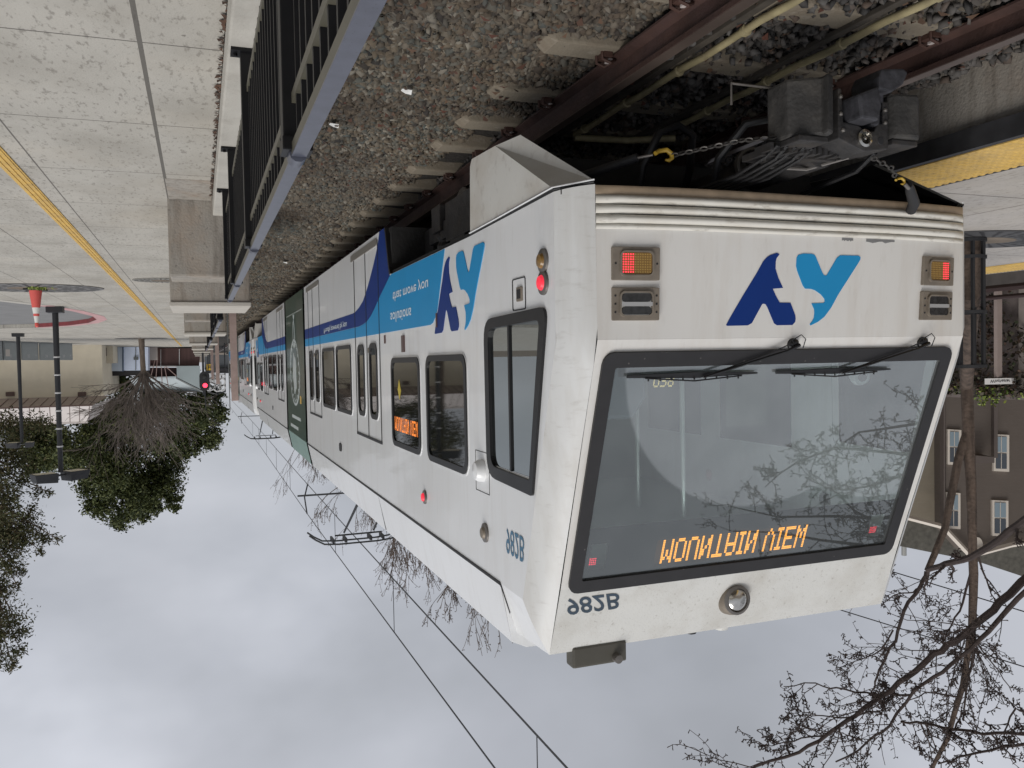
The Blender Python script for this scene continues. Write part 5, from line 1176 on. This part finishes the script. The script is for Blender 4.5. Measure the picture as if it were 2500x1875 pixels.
evergreen('leafy_tree', 50, [(5, 1060, 60), (55, 1040, 50), (10, 1120, 45), (10, 1195, 42), (60, 1168, 22), (90, 1205, 16), (120, 1205, 10), (20, 1250, 34), (70, 1255, 22), (5, 1310, 60), (65, 1310, 30), (112, 1320, 18), (145, 1318, 10), (10, 1370, 38), (40, 1400, 18), (0, 1440, 24), (45, 1430, 12), (10, 1525, 42), (55, 1545, 20), (15, 1590, 32), (50, 1590, 16), (30, 1630, 16), (100, 1345, 12), (-40, 1300, 90), (-40, 1500, 80), (-60, 1150, 90)],
          (-60, 820, -20, 1600), 24000, .06, .14, 33, 'tall sparse olive tree at the left picture edge', leaf_b, shell=.3)
evergreen('small_dark_tree', 80, [(262, 925, 18), (275, 938, 16), (258, 945, 14), (290, 930, 12)], (262, 850, 266, 935), 1600, .14, .28, 5, 'small dark bush behind the cream building corner')
# bare fan-shaped tree on the plaza
rnd = random.Random(4); bt = empty('bare_plaza_tree', (-3.1, 52.7, -1.6), 'bare fan-shaped tree with grey twigs growing in the plaza', 'tree')
m = MB().tube([(-3.1, 52.7, -1.6), (-3.08, 52.7, -.6), (-3.05, 52.7, .45)], [.17, .14, .15], 12); m.build('trunk', bark_l, bt, smooth=True)
tb = Tubes()
for k in range(36):
    a = 2*pi*k/36+rnd.uniform(-.1, .1); tl = rnd.uniform(.12, 1.12); d = Vector((cos(a)*tl, sin(a)*tl*.9, 1-.25*tl)); st = Vector((-3.05, 52.7, rnd.uniform(.1, .6)))
    grow(tb, rnd, st, d, rnd.uniform(1.9, 3.2), .045, 3, .48, .10, (3, 4), .66, .10, None, .009)
tb.m.build('crown', twig_l, bt)
# the platform trees: bare, knobbly
def px_limb(tb, pts, depth, r0, r1, rnd, twigs=0, tl=.6, sides=7, d1=None, spur=(7, .038, .0042)):
    P = []
    for i, (x, y) in enumerate(pts):
        dd = depth if d1 is None else depth+(d1-depth)*i/(len(pts)-1); P.append(atd(x, y, dd))
    Q = []
    for i in range(len(P)-1):
        for k in range(3): Q.append(P[i].lerp(P[i+1], k/3)+Vector((rnd.gauss(0, .008), rnd.gauss(0, .008), rnd.gauss(0, .008))))
    Q.append(P[-1]); tb.add(Q, r0*.82, r1*.85, sides)
    L_ = len(Q)
    for k in range(twigs):
        t = rnd.uniform(.05, 1)*(L_-1); i = min(L_-2, int(t)); q = Q[i].lerp(Q[i+1], t-i); dr = (Q[i+1]-Q[i]).normalized()
        s_ = Vector((rnd.gauss(0, 1), rnd.gauss(0, 1), rnd.gauss(0, 1))); s_ = (s_-dr*s_.dot(dr)).normalized()
        grow(tb, rnd, q, dr*.6+s_+Vector((0, 0, .1)), tl*rnd.uniform(.35, 1.1), max(.006, r1*.5), 1, .75, .05, (2, 3), .6, .17, spur, .0034, 4)
    return Q
DT = 11.15
rt = empty('bare_platform_tree', (7.85, 6.75, ZP), 'bare tree growing inside the black tree guard on the platform', 'tree', 'bare trees along the platform')
rnd = random.Random(11); tk = MB()
base = Vector((7.86, 6.76, ZP))
tp_ = [base, base+Vector((0, 0, .6))]+[atd(x, y, DT) for x, y in ((2360, 940), (2364, 1037), (2366, 1100), (2370, 1164), (2373, 1250), (2374, 1333), (2377, 1400), (2376, 1456), (2373, 1528), (2362, 1600), (2351, 1673), (2329, 1745), (2315, 1800), (2279, 1868), (2262, 1940))]
tk.tube(tp_, [.115, .10, .078, .074, .07, .066, .060, .056, .058, .054, .048, .042, .038, .033, .03, .025, .015], 12)
tk.tube([atd(2364, 1050, DT), atd(2352, 1085, DT), atd(2340, 1122, DT), atd(2319, 1227, DT), atd(2307, 1291, DT), atd(2283, 1350, DT), atd(2264, 1394, DT)], [.06, .058, .055, .052, .048, .043, .04], 9)
tk.build('trunk', bark, rt, smooth=True)
tb = Tubes()
px_limb(tb, [(2264, 1394), (2250, 1430), (2206, 1492), (2185, 1564), (2152, 1619), (2138, 1666), (2125, 1700)], DT, .036, .012, rnd, 16, .75)
px_limb(tb, [(2250, 1430), (2230, 1445), (2190, 1450), (2160, 1470)], DT, .016, .006, rnd, 5, .35)
px_limb(tb, [(2180, 1540), (2150, 1590), (2105, 1610), (2060, 1625)], DT, .015, .005, rnd, 7, .4)
px_limb(tb, [(2374, 1380), (2350, 1470), (2320, 1530), (2300, 1570)], DT, .022, .008, rnd, 9, .5)
px_limb(tb, [(2375, 1480), (2376, 1600), (2360, 1680), (2352, 1760)], DT, .03, .012, rnd, 12, .6)
px_limb(tb, [(2372, 1540), (2400, 1590), (2440, 1640), (2470, 1690)], DT, .016, .006, rnd, 8, .5)
px_limb(tb, [(2340, 1700), (2260, 1690), (2200, 1720)], DT, .016, .006, rnd, 7, .45)
tb.m.build('branches', twig, rt)
# second tree standing just outside the picture: its limbs reach in, and over the windscreen
rt2 = empty('bare_platform_tree', (9.3, 3.3, ZP), 'bare tree right of the picture whose thick limbs reach in overhead', 'tree', 'bare trees along the platform')
rnd = random.Random(12); D2 = 8.6
o_ = Vector((9.0, 3.6, 2.2)); tk = MB().tube([(9.3, 3.3, ZP), (9.25, 3.3, .2), (9.1, 3.4, 1.4), tuple(o_)], [.14, .12, .11, .10], 12); tk.build('trunk', bark, rt2, smooth=True)
tb = Tubes(); pl = lambda pts: pts
def limb2(pts, r0, r1, tw, tl, d0, d1):
    p0 = atd(*pts[0], d0); tb.add([o_, o_.lerp(p0, .5)+Vector((0, 0, .15)), p0], r0*1.2, r0, 8); return px_limb(tb, pts, d0, r0, r1, rnd, tw, tl, 8, d1)
limb2([(2520, 1258), (2440, 1318), (2369, 1362), (2310, 1378), (2264, 1391)], .058, .040, 7, .4, 9.2, 10.9)
limb2([(2520, 1398), (2440, 1470), (2387, 1521), (2330, 1565), (2279, 1600), (2215, 1652), (2152, 1702), (2090, 1745), (2025, 1789), (1953, 1839), (1845, 1872), (1790, 1900)], .052, .014, 34, .8, 8.3, 8.9)
limb2([(2520, 1430), (2430, 1520), (2369, 1582), (2300, 1640), (2235, 1684), (2170, 1770), (2120, 1810), (2040, 1860)], .034, .010, 22, .7, 8.2, 8.7)
px_limb(tb, [(2221, 1695), (2140, 1697), (2062, 1684), (2010, 1675), (1964, 1669), (1913, 1676)], 8.7, .015, .005, rnd, 12, .32)
px_limb(tb, [(2150, 1735), (2062, 1752), (2010, 1748), (1965, 1738), (1926, 1728)], 8.7, .012, .004, rnd, 9, .3)
px_limb(tb, [(2020, 1795), (1960, 1800), (1900, 1820), (1860, 1818)], 8.8, .012, .004, rnd, 9, .3)
px_limb(tb, [(2199, 1763), (2260, 1765), (2315, 1781), (2400, 1790), (2500, 1792), (2530, 1795)], 8.6, .014, .022, rnd, 12, .4)
px_limb(tb, [(2510, 1740), (2480, 1730), (2450, 1790)], 8.4, .016, .008, rnd, 6, .4)
px_limb(tb, [(2510, 1815), (2420, 1830), (2340, 1850), (2290, 1865)], 8.4, .02, .008, rnd, 12, .45)
tb.m.build('branches', twig, rt2)
# crown towards and above the camera (seen mirrored in the windscreen)
tb = Tubes(); rnd = random.Random(31)
def seen_in_screen(x, y, t):                  # a point of the overhead crown, t metres out from the windscreen
    r = ray(x, y); hit = r*(3.661/(1-.37*r.z)); d = r.normalized(); return hit+(d-WN*2*d.dot(WN))*t
def crown_limb(pts, t, r0, r1, tw, tl, root=False):
    P = [seen_in_screen(x, y, t+.25*i) for i, (x, y) in enumerate(pts)]
    if root: tb.add([o_, o_.lerp(P[0], .5)+Vector((0, 0, .2)), P[0]], r0*1.6, r0, 7)
    tb.add(P, r0, r1, 6)
    for k in range(tw):
        u = rnd.uniform(0, len(P)-1.01); i = int(u); q = P[i].lerp(P[i+1], u-i); dr = (P[i+1]-P[i]).normalized(); s2 = Vector((rnd.gauss(0, 1), rnd.gauss(0, 1), rnd.gauss(0, 1))).normalized()
        grow(tb, rnd, q, dr*.7+s2, tl*rnd.uniform(.4, 1.1), .007, 1, .6, .0, (2, 3), .6, .18, (6, .04, .0038), .0035, 4)
crown_limb([(2290, 1030), (2238, 1034), (2150, 1048), (2097, 1055), (2042, 1092)], 3.0, .018, .008, 14, .40, True)
crown_limb([(2290, 1120), (2180, 1105), (2042, 1092), (1952, 1124), (1905, 1155), (1867, 1189)], 3.0, .018, .005, 20, .32, True)
crown_limb([(2280, 1190), (2205, 1160), (2130, 1185), (2057, 1197), (2030, 1190)], 3.1, .016, .006, 16, .36, True)
crown_limb([(2250, 1320), (2169, 1291), (2086, 1247), (2035, 1197), (1967, 1168)], 3.4, .020, .005, 18, .5, True)
crown_limb([(2250, 1250), (2150, 1265), (2040, 1260), (1900, 1262), (1800, 1240)], 4.2, .026, .006, 16, .6, True)
crown_limb([(2200, 1380), (2100, 1330), (2000, 1318), (1900, 1300), (1780, 1296)], 4.6, .026, .006, 14, .6, True)
tb.m.build('overhead_branches', twig, rt2)
# trees of the row beyond, tops above the train roof
def row_tree(x, y, top, seed, label, n=10, sp=1.0):
    rnd = random.Random(seed); r = empty('bare_platform_tree', (x, y, ZP), label, 'tree', 'bare trees along the platform')
    MB().tube([(x, y, ZP), (x+.05, y, 1.5), (x, y, 3.5), (x, y, top*.62)], [.15, .12, .09, .05], 8).build('trunk', bark, r, smooth=True)
    tb = Tubes()
    for k in range(n):
        a = 2*pi*k/n+rnd.uniform(-.3, .3); z = rnd.uniform(.30, .60)*top; t = rnd.uniform(.25, .8)*sp
        grow(tb, rnd, (x, y, z), (cos(a)*t, sin(a)*t, 1.0), (top-z)*.52, .045, 4, .34, .22, (2, 3), .66, .10, (2, .07, .007), .0075, 4)
    tb.m.build('branches', pbr('twig_row', (.13, .10, .085), .85, var=.3, vscale=3), r); return r
row_tree(7.9, 23.3, 8.0, 51, 'bare tree top showing above the front part of the train roof')
row_tree(7.9, 28.5, 7.9, 52, 'bare tree top above the train roof, second from the front', 6)
row_tree(7.9, 33.5, 9.6, 53, 'bare tree top just behind the front pantograph')
row_tree(7.9, 38.5, 8.6, 54, 'bare tree top left of the pantograph mount', 7)
row_tree(8.0, 66, 9.5, 55, 'small far bare tree top above the green train section', 8)
# ================================================================ RIGHT SIDE
tree_c = (7.82, 6.77)
disc('tree_grate', (8.15, 6.8), 1.05, .62, ZP+.002, pbr('grate_dark', (.06, .06, .062), .6, var=.2), 'dark round tree grate on the platform under the tree guard', 'tree grate')
tg = empty('tree_guard', (tree_c[0], tree_c[1], ZP), 'tall black metal tree guard round the platform tree trunk', 'tree guard')
for k in range(8):
    t = 2*pi*(k+.35)/8; x, y = tree_c[0]+.17*cos(t), tree_c[1]+.17*sin(t)
    MB().box((x-.015, y-.015, ZP+.02), (x+.015, y+.015, .165)).build('bar', seam_m, tg)
for z in (ZP+.02, -1.02, -.43, .155):
    pts = [(tree_c[0]+.195*cos(t), tree_c[1]+.195*sin(t)) for t in [2*pi*k/24 for k in range(24)]]
    MB().ring(pts, inset(pts, .025), XYZ, z, z+.035).build('hoop', seam_m, tg)
tb_ = empty('black_cabinet', (7.35, 7.0, ZP), 'black slim cabinet standing left of the tree guard', 'cabinet')
MB().box((7.42, 6.85, ZP), (7.66, 7.05, .30)).build('body', seam_m, tb_, bevel=.01); MB().box((7.40, 6.83, .30), (7.68, 7.07, .33)).build('lid', seam_m, tb_)
# ivy wall beyond the far track
YW = 18.8
iw = empty('ivy_wall', (YW, 15, -1.7), 'concrete post wall covered with dark ivy beyond the far track', 'wall')
MB().box((YW+.15, -6, -1.8), (YW+.4, 60, 1.25)).build('wall_panel', pbr('wall_purple_grey', (.17, .14, .13), .9, var=.3, vscale=2), iw)
for k in range(-4, 22): MB().box((YW+.02, 9.5+1.7*k, -1.8), (YW+.16, 9.72+1.7*k, 1.2)).build('wall_post', pbr('wall_post_grey', (.27, .235, .21), .9, var=.12), iw)
MB().box((17.6, -6, -1.8), (18.0, 60, -1.44)).build('base_kerb', pbr('kerb_dark', (.10, .09, .085), .8, var=.2), iw)
def cards_box(x0, x1, y0, y1, z0, z1, n, s0, s1, mat, name, parent, seed, fn=None):
    rg2 = np.random.default_rng(seed); P = np.column_stack([rg2.uniform(x0, x1, n), rg2.uniform(y0, y1, n), rg2.uniform(z0, z1, n)])
    if fn is not None: P = P[fn(P, rg2)]
    n = len(P); a = rg2.normal(size=(n, 3)); a /= np.linalg.norm(a, axis=1)[:, None]; b = np.cross(a, rg2.normal(size=(n, 3))); b /= np.linalg.norm(b, axis=1)[:, None]; s = rg2.uniform(s0, s1, n)[:, None]
    return npm(name, np.stack([P-a*s, P-b*s*.7, P+a*s, P+b*s*.7], 1).reshape(-1, 3), np.arange(4*n).reshape(-1, 4), mat, parent)
cl = lambda P, r_: (np.sin(P[:, 1]*1.3)+np.sin(P[:, 1]*3.7+1)+np.sin(P[:, 2]*4+P[:, 1])*.8+r_.normal(0, .5, len(P))+(P[:, 2]+1.0)*1.7) > .3
cards_box(YW-.12, YW+.02, -2, 40, -1.5, 1.15, 26000, .03, .08, ivy_d, 'dark_ivy', iw, 61, cl)
cards_box(YW-.15, YW+.3, -2, 40, .95, 1.42, 9000, .03, .075, ivy_y, 'bright_ivy_top', iw, 62, lambda P, r_: P[:, 2] < 1.18+.14*np.sin(P[:, 1]*2.1)+.10*np.sin(P[:, 1]*5.3)+r_.normal(0, .05, len(P)))
cards_box(YW-.15, YW+.3, -2, 40, .75, 1.2, 9000, .03, .07, ivy_d, 'dark_ivy_top', iw, 63)
for zz_ in (-1.25, -1.05):
    g = MB().tube([(16.4, -6, zz_-.1), (16.4, 60, zz_-.1)], .07 if zz_ < -1.2 else .05, 8).build('guard_pipe', pbr('pipe_maroon', (.035, .018, .016), .6)); tag(g, 'dark maroon pipe running beside the ivy wall, the %s one' % ('lower' if zz_ < -1.2 else 'upper'), 'pipe')
wp_ = gr(2439, 707, -1.5); pd = Vector((18.45, 15.08, 0)); wsn = empty('station_sign', (pd.x, pd.y, -1.7), 'slim pale pole carrying the white Winchester station sign', 'sign')
MB().box((pd.x-.08, pd.y-.05, -1.75), (pd.x+.08, pd.y+.05, at(2439, 921, pd.y).z)).build('pole', pbr('pole_buff', (.36, .29, .26), .7, var=.1), wsn)
s1_, s2_ = at(2400, 938, pd.y-.3), at(2474, 923, pd.y-.3); tl_, br_ = at(2400, 923, pd.y-.2), at(2474, 938, pd.y-.2)
u = (at(2474, 930, pd.y)-at(2400, 930, pd.y)); u.z = 0; ul = 1.36; u.normalize(); cst = Vector((pd.x, pd.y, at(2437, 930.5, pd.y).z)); u = Vector((RT.x, RT.y, 0)).normalized(); nrm = Vector((u.y, -u.x, 0)); wd = 74/F_SRC*cst.dot(FW); hd = 14.5/F_SRC*cst.dot(FW)
mpw = lambda a, b, h: tuple(cst+nrm*(.07+h)+u*(a-wd/2)+Vector((0, 0, b-hd/2)))
sp_ = MB().prism([(0, 0), (wd, 0), (wd, hd), (0, hd)], mpw, 0, .02).build('sign_plate', pbr('sign_white', (.72, .70, .68), .5), wsn)
MB().text('Winchester', mpw, wd*.17, hd*.22, width=wd*.66, height=hd*.52, h=.024, bold=.02).build('lettering', seam_m, sp_)
# house beyond the wall
side_b = slab_mat if 0 else None
def siding(name, col):
    m = pbr(name, col, .8, var=.04, vscale=2); t = m.node_tree; b = t.nodes['Principled BSDF']; n = t.nodes.new; l = t.links.new
    co = n('ShaderNodeTexCoord'); s = n('ShaderNodeSeparateXYZ'); l(co.outputs['Object'], s.inputs[0]); q = n('ShaderNodeMath'); q.operation = 'MULTIPLY'; l(s.outputs[2], q.inputs[0]); q.inputs[1].default_value = 6.5
    f = n('ShaderNodeMath'); f.operation = 'FRACT'; l(q.outputs[0], f.inputs[0]); bp = n('ShaderNodeBump'); bp.inputs['Distance'].default_value = .05; bp.inputs['Strength'].default_value = .9; l(f.outputs[0], bp.inputs['Height']); l(bp.outputs[0], b.inputs['Normal']); return m
sid_br = siding('siding_brown', (.165, .138, .118)); sid_tan = siding('siding_tan', (.36, .315, .245)); trim_w = pbr('house_trim', (.60, .54, .47), .6); shing = pbr('roof_shingle', (.105, .10, .085), .9, var=.25, vscale=6, bump=.3, bscale=6)
DH = 33.0
hp = lambda x, y, d=0: atd(x, y, DH+d)
hb = hp(2400, 800); ho = empty('brown_house', (hb.x, hb.y, -1.7), 'brown clapboard house with tan wing and grey gabled roof, right', 'house')
def wall_d(name, pts, d, th, mat, parent=ho):
    P = [hp(x, y, d) for x, y in pts]; B_ = [p+Vector((FW.x, FW.y, 0))*th for p in P]; n = len(P)
    return MB().add([tuple(p) for p in P+B_], [tuple(range(n)), tuple(range(2*n-1, n-1, -1))]+[(i, n+i, n+(i+1) % n, (i+1) % n) for i in range(n)]).build(name, mat, parent)
wall_d('brown_wall', [(2307, 760), (2520, 760), (2520, 1318), (2475, 1325), (2370, 1354), (2310, 1288)], 0, 6, sid_br)
wall_d('tan_wall', [(2140, 760), (2306, 760), (2306, 1286), (2205, 1262), (2140, 1247)], .9, 6, sid_tan)
wall_d('corner_board', [(2304, 760), (2308, 760), (2308, 1288), (2304, 1287)], -.1, .3, pbr('corner_dark', (.10, .08, .07), .7))
wall_d('downpipe', [(2427, 880), (2436, 880), (2436, 1118), (2427, 1118)], -.2, .2, pbr('corner_dark', (.10, .08, .07), .7))
wall_d('porch_roof', [(2382, 1112), (2428, 1116), (2428, 1130), (2382, 1131)], -.9, .9, pbr('corner_dark', (.1, .08, .07)))
wall_d('roof', [(2120, 1242), (2205, 1262), (2310, 1289), (2370, 1356), (2475, 1328), (2520, 1322), (2520, 1415), (2390, 1372), (2176, 1329), (2120, 1318)], 1.2, .6, shing)
def ubar(name, x0, y0, x1, y1, w, d, mat):
    a, b = hp(x0, y0, d), hp(x1, y1, d); return MB().tube([tuple(a), tuple(b)], w, 4).build(name, mat, ho)
for q in ((2120, 1240, 2207, 1261), (2207, 1261, 2296, 1284), (2296, 1284, 2307, 1290), (2307, 1290, 2370, 1357), (2370, 1357, 2470, 1330), (2470, 1330, 2520, 1322)): ubar('bargeboard', *q, .10, -.3, trim_w)
for (x0, y0, x1, y1) in ((2314, 1048, 2347, 1134), (2426, 1060, 2464, 1150), (2312, 1202, 2345, 1290), (2423, 1221, 2462, 1308)):
    w = wall_d('window', [(x0, y0), (x1, y0+2), (x1, y1+2), (x0, y1)], -.12, .12, trim_w); mx_ = (y0+y1)/2
    for k, (ya, yb_) in enumerate(((y0+6, mx_-2), (mx_+2, y1-6))):
        g = wall_d('pane', [(x0+6, ya), (x1-6, ya+1), (x1-6, yb_+1), (x0+6, yb_)], -.15, .03, pane_house if k == 0 else pbr('pane_dark', (.05, .06, .075), .12, spec=.8), w)
        wall_d('muntin', [((x0+x1)/2-.6, ya), ((x0+x1)/2+.6, ya), ((x0+x1)/2+.6, yb_), ((x0+x1)/2-.6, yb_)], -.17, .02, trim_w, w)
vc = hp(2386, 1330, -.12); m = MB(); un = Vector((RT.x, RT.y, 0)).normalized()
pts = [(vc+un*(.22*cos(t))+Vector((0, 0, .30*sin(t)))) for t in [2*pi*k/20 for k in range(20)]]; m.add([tuple(p) for p in pts], [tuple(range(20))]); m.build('gable_vent', trim_w, ho)
for (x, y) in ((2207, 1350), (2251, 1322)):
    p = hp(x, y, 1.6); MB().tube([tuple(p-Vector((0, 0, .35))), tuple(p+Vector((0, 0, .10)))], .10, 10).build('roof_flue', pbr('flue_grey', (.42, .42, .4), .5, metal=.4), ho)
# ================================================================ OVERHEAD LINE
wire_m = pbr('wire_dark', (.02, .02, .022), .5)
cw = empty('overhead_wire', (CXT, 25, 3.6), 'overhead line of two wires above the train, joined by droppers', 'overhead wire')
spans = [-21, 25.4, 66, 108]
zm = lambda y: (3.625, 4.55)
def mess(y):
    for a, b in zip(spans[:-1], spans[1:]):
        if a <= y <= b: t = (y-a)/(b-a); return 4.50+.0*t if False else 4.58-.10*4*t*(1-t)*(.4)
    return 4.5
def xw(y): return CXT-.05*sin(y*.08)
MB().tube([(xw(y), y, 3.64) for y in np.linspace(-12, 108, 41)], .011, 5).build('contact_wire', wire_m, cw)
MB().tube([(xw(y), y, mess(y)) for y in np.linspace(-12, 108, 61)], .011, 5).build('messenger_wire', wire_m, cw)
for y in (7.4, 13.73, 20.15, 31, 37, 43, 49, 55): MB().tube([(xw(y), y, 3.64), (xw(y), y, mess(y))], .006, 4).build('dropper', wire_m, cw)
def cat_pole(y, label):
    r = empty('catenary_pole', (6.1, y, ZP), label, 'catenary pole', 'catenary poles on the platform')
    MB().tube([(6.1, y, ZP), (6.1, y, 4.4)], [.11, .09], 12).build('pole', pole_m, r, smooth=True)
    MB().tube([(6.1, y, 3.98), (2.62, y, 3.95)], .028, 8).build('arm', pole_m, r); MB().tube([(CXT-.06, y, 3.62), (CXT-.16, y, 4.0), (CXT-.10, y, 4.5)], .022, 6).build('steady_arm', wire_m, r)
    return r
c0_ = cat_pole(25.4, 'dark catenary pole hidden behind the first train, its arm over the wires'); place(c0_, 0, 41, 'farther catenary pole with its arm over the second train')
for (a, b, l_) in (((2055, 1490), (2540, 1640), 'lower'), ((2150, 1387), (2540, 1505), 'upper')):
    w = MB().tube([tuple(atd(a[0]-400, a[1]-150, 26)), tuple(atd(*a, 24)), tuple(atd(*b, 20)), tuple(atd(b[0]+500, b[1]+160, 17))], .016, 5).build('service_wire', wire_m)
    tag(w, 'thin dark service wire behind the bare branches at right, the %s in the place' % ('upper' if l_ == 'lower' else 'lower'), 'wire')
# litter on the ballast
for i, (x, y) in enumerate(((992, 212), (696, 637), (815, 296))):
    p = gr(x, y, -1.68); t = MB().add([(p.x-.03, p.y-.02, -1.66), (p.x+.03, p.y-.025, -1.655), (p.x+.035, p.y+.02, -1.64), (p.x, p.y+.035, -1.65), (p.x-.03, p.y+.02, -1.66)], [(0, 1, 2, 3, 4)]).build('paper_scrap', litter_m)
    tag(t, 'small white paper scrap on the gravel, the %s one' % ['nearest the sleepers', 'farthest', 'smallest near the railing'][i], 'litter')
for o in bpy.data.objects:
    if 'wp' in o: del o['wp']
